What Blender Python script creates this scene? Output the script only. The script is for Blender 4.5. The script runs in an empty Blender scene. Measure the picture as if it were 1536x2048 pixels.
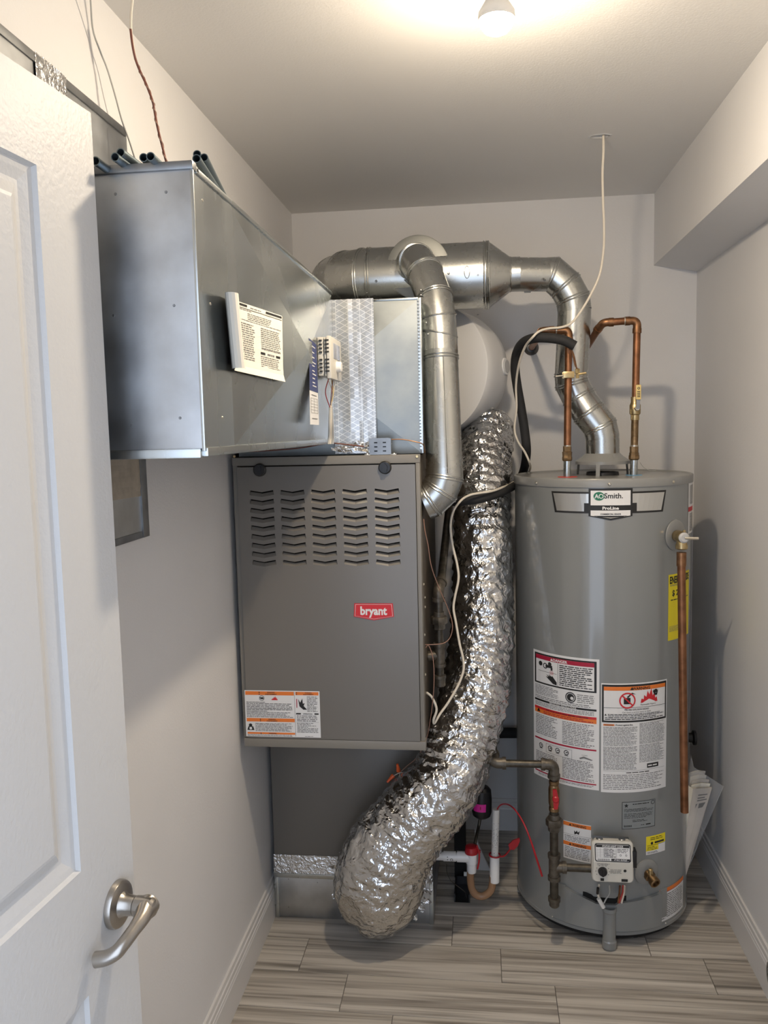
import bpy, bmesh, math, random
import numpy as np
from mathutils import Vector, Matrix, noise
random.seed(7)
SC = bpy.context.scene
COL = SC.collection
PI = math.pi

# ------------------------------------------------------------------ camera
FPX, YAW, PITCH, ROLL, EYE = 1634.1, .1193, .0996, .0232, 1.5972
def cam_axes():
    cy, sy = math.cos(YAW), math.sin(YAW)
    f = np.array([-sy, cy, 0.]); r = np.array([cy, sy, 0.]); d = np.array([0, 0, -1.])
    cp, sp = math.cos(PITCH), math.sin(PITCH)
    f2 = f*cp + d*sp; d2 = d*cp - f*sp
    cr, sr = math.cos(ROLL), math.sin(ROLL)
    return r*cr + d2*sr, d2*cr - r*sr, f2
AX = cam_axes()
cam_data = bpy.data.cameras.new('camera')
cam = bpy.data.objects.new('camera', cam_data); COL.objects.link(cam)
cam_data.sensor_fit = 'VERTICAL'; cam_data.sensor_height = 24.0
cam_data.lens = 24.0*FPX/2048.0
cam_data.clip_start = .02
m = Matrix.Identity(4)
for i in range(3):
    m[i][0] = AX[0][i]; m[i][1] = -AX[1][i]; m[i][2] = -AX[2][i]
m[0][3], m[1][3], m[2][3] = 0, 0, EYE
cam.matrix_world = m
SC.camera = cam

def ray(px, py):
    return AX[0]*((px-768)/FPX) + AX[1]*((py-1024)/FPX) + AX[2]
def at(px, py, x=None, y=None, z=None):
    """world point seen at a pixel, at a measured x, y or z (metres)"""
    d = ray(px, py); o = (0, 0, EYE)
    k, v = (0, x) if x is not None else (1, y) if y is not None else (2, z)
    t = (v-o[k])/d[k]
    return Vector((d[0]*t, d[1]*t, EYE+d[2]*t))

# ------------------------------------------------------------------ world, exposure
W = bpy.data.worlds.new('hall_daylight'); SC.world = W
W.use_nodes = True
bg = W.node_tree.nodes['Background']
bg.inputs[0].default_value = (.70, .81, 1.0, 1)     # cool daylight in the hall behind the doorway
bg.inputs[1].default_value = 2.9
BULB_STRENGTH = 1200.0
BULB_COLOR = (1.0, .83, .62)
SC.view_settings.view_transform = 'Standard'
SC.view_settings.look = 'None'
SC.view_settings.exposure = 0.0
SC.view_settings.gamma = 1.0
SC.view_settings.use_curve_mapping = False
SC.cycles.use_denoising = True
SC.cycles.max_bounces = 10
SC.cycles.diffuse_bounces = 6
SC.cycles.glossy_bounces = 5
SC.cycles.sample_clamp_indirect = 6.0
SC.cycles.caustics_reflective = False
SC.cycles.caustics_refractive = False

# ------------------------------------------------------------------ materials
def nodes_mat(name):
    mt = bpy.data.materials.new(name); mt.use_nodes = True
    nt = mt.node_tree
    return mt, nt, nt.nodes['Principled BSDF']
def pm(name, col, rough=.5, metal=0., var=0., vscale=6., bump=0., bscale=80., rvar=0., stretch=(1, 1, 1), spec=.5, coat=0., coat_r=.10, detail=3.):
    mt, nt, b = nodes_mat(name)
    b.inputs['Base Color'].default_value = (*col, 1)
    b.inputs['Roughness'].default_value = rough
    b.inputs['Metallic'].default_value = metal
    b.inputs['Specular IOR Level'].default_value = spec
    if coat:
        b.inputs['Coat Weight'].default_value = coat; b.inputs['Coat Roughness'].default_value = coat_r
    L = nt.links.new
    if var or bump or rvar:
        tc = nt.nodes.new('ShaderNodeTexCoord'); mp = nt.nodes.new('ShaderNodeMapping')
        mp.inputs['Scale'].default_value = stretch
        L(tc.outputs['Object'], mp.inputs[0])
    if var or rvar:
        n = nt.nodes.new('ShaderNodeTexNoise'); n.inputs['Scale'].default_value = vscale; n.inputs['Detail'].default_value = detail
        L(mp.outputs[0], n.inputs['Vector'])
    if var:
        r = nt.nodes.new('ShaderNodeMapRange')
        r.inputs['From Min'].default_value = .3; r.inputs['From Max'].default_value = .7
        r.inputs['To Min'].default_value = 1-var; r.inputs['To Max'].default_value = 1+var
        L(n.outputs['Fac'], r.inputs['Value'])
        mx = nt.nodes.new('ShaderNodeVectorMath'); mx.operation = 'SCALE'
        mx.inputs[0].default_value = col
        L(r.outputs[0], mx.inputs['Scale']); L(mx.outputs[0], b.inputs['Base Color'])
    if rvar:
        r = nt.nodes.new('ShaderNodeMapRange')
        r.inputs['From Min'].default_value = .3; r.inputs['From Max'].default_value = .7
        r.inputs['To Min'].default_value = rough-rvar; r.inputs['To Max'].default_value = rough+rvar
        L(n.outputs['Fac'], r.inputs['Value']); L(r.outputs[0], b.inputs['Roughness'])
    if bump:
        n2 = nt.nodes.new('ShaderNodeTexNoise'); n2.inputs['Scale'].default_value = bscale; n2.inputs['Detail'].default_value = 2.
        L(mp.outputs[0], n2.inputs['Vector'])
        bp = nt.nodes.new('ShaderNodeBump'); bp.inputs['Strength'].default_value = 1.; bp.inputs['Distance'].default_value = bump
        L(n2.outputs['Fac'], bp.inputs['Height']); L(bp.outputs[0], b.inputs['Normal'])
    return mt

M = {}
M['wall'] = pm('wall_paint', (.75, .745, .745), .6, var=.02, vscale=3, bump=.0004, bscale=220)
M['ceiling'] = pm('ceiling_paint', (.80, .785, .755), .7, bump=.0004, bscale=200)
M['door'] = pm('door_paint', (.60, .60, .595), .45, spec=.3, bump=.0006, bscale=150)
M['trim'] = pm('trim_paint', (.72, .71, .70), .3)
M['galv'] = pm('galvanised_sheet', (.56, .59, .59), .27, 1., var=.04, vscale=5, rvar=.03, stretch=(2, 2, .8), detail=3)
M['plenum'] = pm('spangled_plenum_sheet', (.32, .345, .35), .44, 1., var=.10, vscale=16, rvar=.04, detail=4)  # darker copy of the galvanised sheet, toning down the doorway's reflection
M['flue_toned'] = pm('toned_flue_steel', (.24, .245, .235), .5, 1., var=.04, vscale=30)  # flue steel darkened to hold down the bright ceiling reflected in the tee
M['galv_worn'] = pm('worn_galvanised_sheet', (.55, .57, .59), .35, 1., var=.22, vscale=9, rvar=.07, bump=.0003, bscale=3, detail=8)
M['flue'] = pm('flue_steel', (.52, .53, .515), .27, 1., var=.02, vscale=35, rvar=.012, detail=2)
M['galv_dark'] = pm('dull_steel', (.30, .31, .32), .4, 1., var=.2, vscale=20)
M['tube'] = pm('grey_conduit', (.16, .20, .22), .38, .8)
M['black'] = pm('black_plastic', (.012, .012, .014), .35)
M['void'] = pm('dark_interior', (.006, .006, .006), .9)  # near-black colour in place of the shade inside openings and gaps
M['foam'] = pm('black_foam', (.016, .016, .017), .75, bump=.0005, bscale=300)
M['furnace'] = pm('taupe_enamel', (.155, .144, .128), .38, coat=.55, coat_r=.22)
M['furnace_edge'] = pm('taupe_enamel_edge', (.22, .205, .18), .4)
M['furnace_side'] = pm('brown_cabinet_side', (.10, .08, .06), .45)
M['heater'] = pm('grey_enamel', (.225, .235, .235), .32, coat=1.)
M['heater_lid'] = pm('grey_enamel_lid', (.26, .262, .254), .3, coat=.15)
M['copper'] = pm('aged_copper', (.29, .135, .070), .44, 1., var=.35, vscale=30, rvar=.08, detail=5)
M['copper_fit'] = pm('copper_fitting', (.30, .155, .080), .42, 1., var=.35, vscale=60, detail=5)
M['solder'] = pm('solder', (.62, .58, .50), .35, 1.)
M['brass'] = pm('brass', (.50, .38, .20), .33, 1., var=.25, vscale=50)
M['brass_dark'] = pm('tarnished_brass', (.26, .17, .09), .4, 1., var=.35, vscale=60)
M['iron'] = pm('black_iron', (.085, .075, .06), .42, .75, var=.3, vscale=60, bump=.0004, bscale=160)
M['iron_fit'] = pm('malleable_iron', (.12, .105, .085), .45, .7, var=.3, vscale=60, bump=.0006, bscale=180)
M['pvc'] = pm('white_pvc', (.80, .80, .80), .3)
M['white'] = pm('white_plastic', (.80, .79, .76), .4)
M['drum'] = pm('white_enamel', (.78, .78, .78), .45)
M['cream'] = pm('cream_plastic', (.62, .60, .54), .4)
M['screen'] = pm('lcd_screen', (.32, .34, .40), .15)
M['red'] = pm('red_plastic', (.42, .012, .02), .35)
M['redtint'] = pm('red_disc', (.60, .05, .03), .5)
M['bluetint'] = pm('blue_disc', (.16, .38, .60), .5)
M['orange'] = pm('orange_plastic', (.75, .12, .03), .4)
M['pink'] = pm('pink_sticker', (.80, .03, .36), .5)
M['yellow'] = pm('yellow_grip', (.72, .55, .22), .45)
M['nickel'] = pm('brushed_nickel', (.44, .41, .37), .28, 1., bump=.00006, bscale=300, stretch=(1, 1, 12))
M['wire_white'] = pm('white_sheath', (.72, .66, .56), .45)
M['wire_grey'] = pm('grey_sheath', (.42, .42, .40), .5)
M['wire_brown'] = pm('brown_sheath', (.17, .055, .035), .45)
M['wire_thin'] = pm('thin_brown_wire', (.28, .16, .12), .5)
M['wire_yellow'] = pm('yellow_wire', (.62, .45, .18), .5)
M['wire_red'] = pm('red_wire', (.45, .05, .04), .5)
M['paper'] = pm('paper', (.80, .76, .66), .7)
M['paper2'] = pm('booklet_paper', (.54, .51, .47), .7, var=.06, vscale=20)
M['label_white'] = pm('print_white', (.76, .76, .76), .45)
M['p_black'] = pm('print_black', (.012, .012, .012), .5)
M['p_grey'] = pm('print_grey', (.18, .18, .18), .6)
M['p_lgrey'] = pm('print_light_grey', (.52, .52, .52), .5)
M['p_orange'] = pm('print_orange', (.78, .20, .03), .5)
M['p_red'] = pm('print_red', (.60, .02, .03), .5)
M['p_crimson'] = pm('print_crimson', (.38, .01, .04), .5)
M['p_yellow'] = pm('print_yellow', (.85, .70, .02), .5)
M['p_green'] = pm('print_green', (.01, .16, .08), .5)
M['p_blue'] = pm('print_navy', (.035, .05, .16), .45)
M['p_steel'] = pm('print_steel', (.62, .62, .60), .28, .75)
M['p_plate'] = pm('print_plate', (.24, .26, .265), .4)
M['tape_tan'] = pm('tan_tape', (.40, .35, .28), .5, var=.12, vscale=40, bump=.0012, bscale=60)
M['brush'] = pm('scuffed_pvc', (.70, .69, .66), .4)
M['sleeve_rim'] = pm('sleeve_rim', (.7, .7, .7), .3)

def foil_mat(name, scale, dist, rough, col=(.66, .66, .66)):
    mt, nt, b = nodes_mat(name); L = nt.links.new
    b.inputs['Base Color'].default_value = (*col, 1); b.inputs['Metallic'].default_value = 1.; b.inputs['Roughness'].default_value = rough
    tc = nt.nodes.new('ShaderNodeTexCoord')
    nz = nt.nodes.new('ShaderNodeTexNoise'); nz.inputs['Scale'].default_value = scale*.5; nz.inputs['Detail'].default_value = 3
    L(tc.outputs['Object'], nz.inputs['Vector'])
    mxv = nt.nodes.new('ShaderNodeMix'); mxv.data_type = 'VECTOR'; mxv.inputs['Factor'].default_value = .06
    L(tc.outputs['Object'], mxv.inputs['A']); L(nz.outputs['Color'], mxv.inputs['B'])
    v = nt.nodes.new('ShaderNodeTexVoronoi'); v.feature = 'F1'; v.inputs['Scale'].default_value = scale
    L(mxv.outputs['Result'], v.inputs['Vector'])
    v2 = nt.nodes.new('ShaderNodeTexVoronoi'); v2.feature = 'F1'; v2.inputs['Scale'].default_value = scale*2.7
    L(mxv.outputs['Result'], v2.inputs['Vector'])
    ad = nt.nodes.new('ShaderNodeMath'); ad.operation = 'MULTIPLY_ADD'; ad.inputs[1].default_value = .4
    L(v2.outputs['Distance'], ad.inputs[0]); L(v.outputs['Distance'], ad.inputs[2])
    bp = nt.nodes.new('ShaderNodeBump'); bp.inputs['Distance'].default_value = dist; bp.inputs['Strength'].default_value = 1
    L(ad.outputs[0], bp.inputs['Height']); L(bp.outputs[0], b.inputs['Normal'])
    return mt
M['foil'] = foil_mat('crinkled_foil', 34, .0048, .18)
M['foil_tape'] = foil_mat('foil_tape', 60, .003, .28, (.72, .72, .72))

def scrim_mat():
    """foil tape with a diamond scrim pressed in"""
    mt, nt, b = nodes_mat('scrim_foil_tape'); L = nt.links.new
    b.inputs['Metallic'].default_value = .85; b.inputs['Roughness'].default_value = .35
    tc = nt.nodes.new('ShaderNodeTexCoord'); sp = nt.nodes.new('ShaderNodeSeparateXYZ'); L(tc.outputs['Object'], sp.inputs[0])
    def m_(op, a, b_=None, c=None):
        n = nt.nodes.new('ShaderNodeMath'); n.operation = op
        for i, q in enumerate((a, b_, c)):
            if q is None: continue
            if isinstance(q, (int, float)): n.inputs[i].default_value = q
            else: L(q, n.inputs[i])
        return n.outputs[0]
    lines = []
    for s in (1, -1):
        t = m_('MULTIPLY_ADD', sp.outputs['X'], s*.55, sp.outputs['Z'])
        f = m_('FRACT', m_('MULTIPLY', t, 62.))
        lines.append(m_('LESS_THAN', f, .13))
    lines.append(m_('LESS_THAN', m_('FRACT', m_('MULTIPLY', sp.outputs['X'], 30.)), .05))
    mk = m_('MAXIMUM', m_('MAXIMUM', lines[0], lines[1]), lines[2])
    mix = nt.nodes.new('ShaderNodeMix'); mix.data_type = 'RGBA'
    mix.inputs[6].default_value = (.52, .53, .54, 1); mix.inputs[7].default_value = (.88, .88, .86, 1)
    L(mk, mix.inputs[0]); L(mix.outputs[2], b.inputs['Base Color'])
    bp = nt.nodes.new('ShaderNodeBump'); bp.inputs['Distance'].default_value = .0006
    L(mk, bp.inputs['Height']); L(bp.outputs[0], b.inputs['Normal'])
    return mt
M['scrim'] = scrim_mat()

def plank_mat():
    mt, nt, b = nodes_mat('grey_wood_look_tile'); L = nt.links.new
    tc = nt.nodes.new('ShaderNodeTexCoord'); oi = nt.nodes.new('ShaderNodeObjectInfo')
    mp = nt.nodes.new('ShaderNodeMapping'); mp.inputs['Scale'].default_value = (1.3, 40, 1)
    ad = nt.nodes.new('ShaderNodeVectorMath'); ad.operation = 'MULTIPLY_ADD'
    cb = nt.nodes.new('ShaderNodeCombineXYZ'); L(oi.outputs['Random'], cb.inputs[0]); L(oi.outputs['Random'], cb.inputs[1])
    ad.inputs[1].default_value = (37, 11, 3); L(cb.outputs[0], ad.inputs[0]); L(tc.outputs['Object'], ad.inputs[2])
    L(ad.outputs[0], mp.inputs[0])
    n1 = nt.nodes.new('ShaderNodeTexNoise'); n1.inputs['Scale'].default_value = 1.; n1.inputs['Detail'].default_value = 6; n1.inputs['Distortion'].default_value = .6
    L(mp.outputs[0], n1.inputs['Vector'])
    mp2 = nt.nodes.new('ShaderNodeMapping'); mp2.inputs['Scale'].default_value = (1.8, 105, 1); L(ad.outputs[0], mp2.inputs[0])
    n2 = nt.nodes.new('ShaderNodeTexNoise'); n2.inputs['Scale'].default_value = 1.; n2.inputs['Detail'].default_value = 4; L(mp2.outputs[0], n2.inputs['Vector'])
    cr = nt.nodes.new('ShaderNodeValToRGB'); e = cr.color_ramp.elements
    e[0].position = .27; e[0].color = (.16, .143, .122, 1); e[1].position = .78; e[1].color = (.68, .635, .57, 1)
    q = e.new(.43); q.color = (.40, .362, .315, 1)
    q = e.new(.56); q.color = (.55, .51, .45, 1)
    L(n1.outputs['Fac'], cr.inputs[0])
    cr2 = nt.nodes.new('ShaderNodeValToRGB'); e = cr2.color_ramp.elements
    e[0].position = .33; e[0].color = (.55, .55, .55, 1); e[1].position = .47; e[1].color = (1, 1, 1, 1)
    L(n2.outputs['Fac'], cr2.inputs[0])
    mx = nt.nodes.new('ShaderNodeMix'); mx.data_type = 'RGBA'; mx.blend_type = 'MULTIPLY'; mx.inputs[0].default_value = .8
    L(cr.outputs[0], mx.inputs[6]); L(cr2.outputs[0], mx.inputs[7]); L(mx.outputs[2], b.inputs['Base Color'])
    b.inputs['Roughness'].default_value = .42
    bp = nt.nodes.new('ShaderNodeBump'); bp.inputs['Distance'].default_value = .0004
    L(n1.outputs['Fac'], bp.inputs['Height']); L(bp.outputs[0], b.inputs['Normal'])
    return mt
M['plank'] = plank_mat()
M['grout'] = pm('grout', (.20, .185, .17), .8)

def clear_mat(name, col, rough, alpha):
    mt, nt, b = nodes_mat(name)
    b.inputs['Base Color'].default_value = (*col, 1); b.inputs['Roughness'].default_value = rough
    b.inputs['Alpha'].default_value = alpha
    return mt
M['sleeve'] = clear_mat('clear_sleeve', (.75, .77, .80), .15, .16)
M['clear_tube'] = clear_mat('clear_vinyl', (.42, .24, .13), .15, .62)
def emit_mat(name, col, s):
    mt, nt, b = nodes_mat(name)
    b.inputs['Base Color'].default_value = (.9, .9, .9, 1)
    b.inputs['Emission Color'].default_value = (*col, 1); b.inputs['Emission Strength'].default_value = s
    return mt
M['bulb'] = emit_mat('lit_bulb_glass', BULB_COLOR, BULB_STRENGTH)

# ------------------------------------------------------------------ geometry helpers
V = Vector
def frame(n):
    n = V(n).normalized(); a = V((0, 0, 1)) if abs(n.z) < .9 else V((1, 0, 0))
    u = a.cross(n).normalized(); return u, n.cross(u).normalized(), n

class MB:
    def __init__(s): s.v = []; s.f = []; s.m = []
    def add(s, vs, fs, mi=0):
        o = len(s.v); s.v += [V(p) for p in vs]; s.f += [tuple(i+o for i in f) for f in fs]; s.m += [mi]*len(fs); return s
    def box(s, x0, x1, y0, y1, z0, z1, mi=0, b=0., mat=None):
        bm = bmesh.new(); bmesh.ops.create_cube(bm, size=1)
        for q in bm.verts: q.co = V(((x0+x1)/2+q.co.x*(x1-x0), (y0+y1)/2+q.co.y*(y1-y0), (z0+z1)/2+q.co.z*(z1-z0)))
        if b: bmesh.ops.bevel(bm, geom=bm.edges[:], offset=b, segments=2, affect='EDGES', profile=.6)
        if mat is not None: bmesh.ops.transform(bm, matrix=mat, verts=bm.verts)
        bm.verts.index_update()
        s.add([q.co.copy() for q in bm.verts], [[q.index for q in f.verts] for f in bm.faces], mi); bm.free(); return s
    def tube(s, path, r, n=14, mi=0, cap=True):
        P = [V(p) for p in path]; R = r if isinstance(r, (list, tuple)) else [r]*len(P)
        k = len(P); T = [(P[i+1]-P[i]).normalized() for i in range(k-1)]
        u, v, _ = frame(T[0]); vs = []; prev = T[0]
        for i in range(k):
            a = T[max(i-1, 0)]; b = T[min(i, k-2)]
            if i > 0 and i < k-1 or i == k-1:
                q = prev.rotation_difference(a); u = q @ u; v = q @ v; prev = a
            nn = (a+b); nn = nn.normalized() if nn.length > 1e-6 else a
            for j in range(n):
                t = 2*PI*j/n; d = u*math.cos(t)*R[i]+v*math.sin(t)*R[i]
                den = a.dot(nn)
                if abs(den) > .3: d = d - a*(d.dot(nn)/den)
                vs.append(P[i]+d)
        fs = [(i*n+j, i*n+(j+1) % n, (i+1)*n+(j+1) % n, (i+1)*n+j) for i in range(k-1) for j in range(n)]
        if cap: fs += [tuple(range(n))[::-1], tuple((k-1)*n+j for j in range(n))]
        return s.add(vs, fs, mi)
    def lathe(s, o, axis, prof, n=24, mi=0, sq=(1, 1)):
        o = V(o); u, v, w = frame(axis); vs = []
        for t, r in prof:
            for j in range(n):
                a = 2*PI*j/n; vs.append(o+w*t+(u*math.cos(a)*sq[0]+v*math.sin(a)*sq[1])*r)
        k = len(prof)
        fs = [(i*n+j, i*n+(j+1) % n, (i+1)*n+(j+1) % n, (i+1)*n+j) for i in range(k-1) for j in range(n)]
        if prof[0][1] > 1e-5: fs.append(tuple(range(n))[::-1])
        if prof[-1][1] > 1e-5: fs.append(tuple((k-1)*n+j for j in range(n)))
        return s.add(vs, fs, mi)
    def ring(s, c, nrm, R, r, n=36, k=8, mi=0):
        u, v, w = frame(nrm); c = V(c); vs = []
        for i in range(n):
            a = 2*PI*i/n; d = u*math.cos(a)+v*math.sin(a)
            for j in range(k):
                b = 2*PI*j/k; vs.append(c+d*(R+r*math.cos(b))+w*r*math.sin(b))
        return s.add(vs, [(i*k+j, i*k+(j+1) % k, ((i+1) % n)*k+(j+1) % k, ((i+1) % n)*k+j) for i in range(n) for j in range(k)], mi)
    def prism(s, poly, vec, mi=0):
        p = [V(q) for q in poly]; k = len(p); vec = V(vec)
        return s.add(p+[q+vec for q in p], [tuple(range(k))[::-1], tuple(range(k, 2*k))]+[(i, (i+1) % k, k+(i+1) % k, k+i) for i in range(k)], mi)
    def poly(s, pts, mi=0): return s.add(pts, [tuple(range(len(pts)))], mi)
    def ball(s, c, r, mi=0, n=12): return s.lathe(V(c)-V((0, 0, r)), (0, 0, 1), [(r-r*math.cos(PI*i/n), max(r*math.sin(PI*i/n), 1e-6)) for i in range(n+1)], n*2, mi)

def tag(o, label, cat, group=None, kind=None):
    if label: o['label'] = label
    if cat: o['category'] = cat
    if group: o['group'] = group
    if kind: o['kind'] = kind
    return o
ROOT = {}
def thing(name, label, cat, loc, group=None):
    o = bpy.data.objects.new(name, None); COL.objects.link(o); o.location = loc; o.empty_display_size = .05
    ROOT[o.name] = V(loc)
    return tag(o, label, cat, group)
def build(name, mb, mats, parent=None, loc=None, ang=32, label=None, smooth=True, fix=True):
    root = ROOT[parent.name] if parent is not None else (V(loc) if loc is not None else V((0, 0, 0)))
    me = bpy.data.meshes.new(name)
    me.from_pydata([tuple(p-root) for p in mb.v], [], mb.f)
    for q in (mats if isinstance(mats, (list, tuple)) else [mats]): me.materials.append(M[q] if isinstance(q, str) else q)
    if any(mb.m): me.polygons.foreach_set('material_index', mb.m)
    if fix:
        bm = bmesh.new(); bm.from_mesh(me); bmesh.ops.recalc_face_normals(bm, faces=bm.faces); bm.to_mesh(me); bm.free()
    if smooth:
        me.polygons.foreach_set('use_smooth', [True]*len(me.polygons))
        me.set_sharp_from_angle(angle=math.radians(ang))
    o = bpy.data.objects.new(name, me); COL.objects.link(o)
    if parent is not None: o.parent = parent
    else: o.location = root
    ROOT[o.name] = root
    if label: o['label'] = label
    return o
def screws(name, spots, prof, mat, parent, n=10):
    o0 = None
    for c, ax in spots:
        c = V(c); ax = V(ax)
        build(name, MB().lathe(c, ax, prof, n), mat, parent)
def struct(name, mb, mats, loc=(0, 0, 0), **k):
    o = build(name, mb, mats, loc=loc, **k); o['kind'] = 'structure'; return o
def spline(pts, sub=8):
    p = [V(q) for q in pts]; out = []
    for i in range(len(p)-1):
        a = p[i-1] if i else p[0]*2-p[1]; b = p[i]; c = p[i+1]; d = p[i+2] if i+2 < len(p) else p[-1]*2-p[-2]
        for j in range(sub):
            t = j/sub
            out.append(.5*((2*b)+(c-a)*t+(2*a-5*b+4*c-d)*t*t+(3*b-a-3*c+d)*t**3))
    out.append(p[-1]); return out
def lerp_list(vals, sub):
    out = []
    for i in range(len(vals)-1):
        for j in range(sub): out.append(vals[i]+(vals[i+1]-vals[i])*j/sub)
    return out+[vals[-1]]
def fillet(pts, r, n=6):
    p = [V(q) for q in pts]; out = [p[0]]
    for i in range(1, len(p)-1):
        a = (p[i-1]-p[i]); b = (p[i+1]-p[i]); ra = min(r, a.length*.49, b.length*.49)
        A = p[i]+a.normalized()*ra; B = p[i]+b.normalized()*ra
        for j in range(n+1):
            t = j/n; out.append(A*(1-t)**2+p[i]*2*t*(1-t)+B*t*t)
    return out+[p[-1]]
def sheet_with_holes(polys, thick, to3d, mi=0):
    """flat sheet (first outline) with real cut-outs (the others)"""
    cu = bpy.data.curves.new('cut', 'CURVE'); cu.dimensions = '2D'; cu.fill_mode = 'BOTH'; cu.extrude = thick/2
    for pl in polys:
        sp = cu.splines.new('POLY'); sp.points.add(len(pl)-1); sp.use_cyclic_u = True
        for q, (x, y) in zip(sp.points, pl): q.co = (x, y, 0, 1)
    ob = bpy.data.objects.new('cut', cu); me = bpy.data.meshes.new_from_object(ob)
    mb = MB(); mb.add([to3d(q.co.x, q.co.y, q.co.z) for q in me.vertices], [tuple(f.vertices) for f in me.polygons], mi)
    bpy.data.objects.remove(ob); bpy.data.curves.remove(cu); bpy.data.meshes.remove(me)
    return mb

# ------------------------------------------------------------------ printed labels
_TXT = {}
def text_mesh(s, bold):
    k = (s, bold)
    if k not in _TXT:
        cu = bpy.data.curves.new('t', 'FONT'); cu.body = s; cu.size = 1; cu.resolution_u = 2; cu.offset = bold
        ob = bpy.data.objects.new('t', cu); me = bpy.data.meshes.new_from_object(ob)
        vs = [(q.co.x, q.co.y) for q in me.vertices]; fs = [tuple(f.vertices) for f in me.polygons]
        bpy.data.objects.remove(ob); bpy.data.curves.remove(cu); bpy.data.meshes.remove(me)
        _TXT[k] = (vs, fs)
    return _TXT[k]
class Print:
    """flat print in a (u, v) plane in metres; lays ink over a sheet"""
    def __init__(s, fn, step=.02): s.fn = fn; s.mb = MB(); s.cols = []; s.step = step
    def c(s, col):
        if col not in s.cols: s.cols.append(col)
        return s.cols.index(col)
    def rect(s, u0, v0, u1, v1, col, l=1):
        n = max(1, math.ceil(abs(u1-u0)/s.step)); w = .00035*l
        vs = []
        for i in range(n+1):
            u = u0+(u1-u0)*i/n; vs += [s.fn(u, v0, w), s.fn(u, v1, w)]
        s.mb.add(vs, [(2*i, 2*i+2, 2*i+3, 2*i+1) for i in range(n)], s.c(col)); return s
    def poly(s, pts, col, l=1):
        s.mb.add([s.fn(u, v, .00035*l) for u, v in pts], [tuple(range(len(pts)))], s.c(col)); return s
    def disc(s, u, v, r, col, l=1, n=20, sy=1.): return s.poly([(u+r*math.cos(2*PI*i/n), v+r*sy*math.sin(2*PI*i/n)) for i in range(n)], col, l)
    def circ(s, u, v, r, w, col, l=1, n=20):
        a = [(u+r*math.cos(2*PI*i/n), v+r*math.sin(2*PI*i/n)) for i in range(n)]; b = [(u+(r-w)*math.cos(2*PI*i/n), v+(r-w)*math.sin(2*PI*i/n)) for i in range(n)]
        for i in range(n): s.poly([a[i], a[(i+1) % n], b[(i+1) % n], b[i]], col, l)
        return s
    def sheet(s, u0, v0, u1, v1, col): return s.rect(u0, v0, u1, v1, col, 1)
    def frame(s, u0, v0, u1, v1, w, col, l=2):
        s.rect(u0, v0, u1, v0+w, col, l); s.rect(u0, v1-w, u1, v1, col, l); s.rect(u0, v0, u0+w, v1, col, l); s.rect(u1-w, v0, u1, v1, col, l); return s
    def text(s, t, u, v, h, col, l=3, align='C', bold=0., wide=1., maxw=None):
        vs, fs = text_mesh(t, bold)
        if not vs: return s
        x0 = min(p[0] for p in vs); x1 = max(p[0] for p in vs); k = h/.72
        kx = k*wide
        if maxw and (x1-x0)*kx > maxw: kx = maxw/(x1-x0)
        off = -(x0+x1)/2 if align == 'C' else -x0
        s.mb.add([s.fn(u+(p[0]+off)*kx, v+p[1]*k, .00035*l) for p in vs], fs, s.c(col)); return s
    def lines(s, u0, v0, u1, v1, n, col='p_grey', l=2, fill=.55, ragged=.25, seed=1):
        rd = random.Random(seed); p = (v1-v0)/n
        for i in range(n):
            v = v1-(i+.5)*p; u = u0; end = u1-(u1-u0)*ragged*rd.random()*(1 if rd.random() < .4 else .2)
            while u < end-.001:
                w = min(rd.uniform(.7, 3.2)*p*1.1, end-u)
                h = p*fill*rd.uniform(.75, 1.)
                s.rect(u, v-h/2, u+w, v+h/2, col, l); u += w+p*.42
        return s
    def tri(s, u, v, h, col, l=3): return s.poly([(u-h*.58, v), (u+h*.58, v), (u, v+h)], col, l)
    def flame(s, u, v, w, h, col, l=3):
        pts = [(0, 0), (1, 0), (.95, .35), (.85, .25), (.82, .7), (.70, .45), (.62, 1.), (.50, .55), (.40, .85), (.33, .4), (.2, .55), (.18, .25), (.05, .3)]
        return s.poly([(u+a*w, v+b*h) for a, b in pts], col, l)
    def done(s, name, parent, label=None, base=None):
        return build(name, s.mb, s.cols, parent, label=label, smooth=False, fix=False)

# ================================================================== the room
XL, XR, YB, ZC = -.7073, .7879, 3.157, 2.428
YF0, YF1 = .18, .30                       # front wall, with the doorway the photo is taken through
XS, S1, S2 = .6355, 2.174, 2.146
struct('wall_left', MB().box(XL-.1, XL, YF0, YB+.1, -.1, ZC+.1), 'wall')
struct('wall_right', MB().box(XR, XR+.1, YF0, YB+.1, -.1, ZC+.1), 'wall')
struct('wall_back', MB().box(XL, XR, YB, YB+.1, -.1, ZC+.1), 'wall')
DX0, DX1, DZ = -.60, .20, 2.06
fw = sheet_with_holes([[(XL, -.1), (DX0, -.1), (DX0, DZ), (DX1, DZ), (DX1, -.1), (XR, -.1), (XR, ZC+.1), (XL, ZC+.1)]], YF1-YF0, lambda x, y, z: (x, (YF0+YF1)/2+z, y))
struct('wall_front', fw, 'wall')
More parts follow.
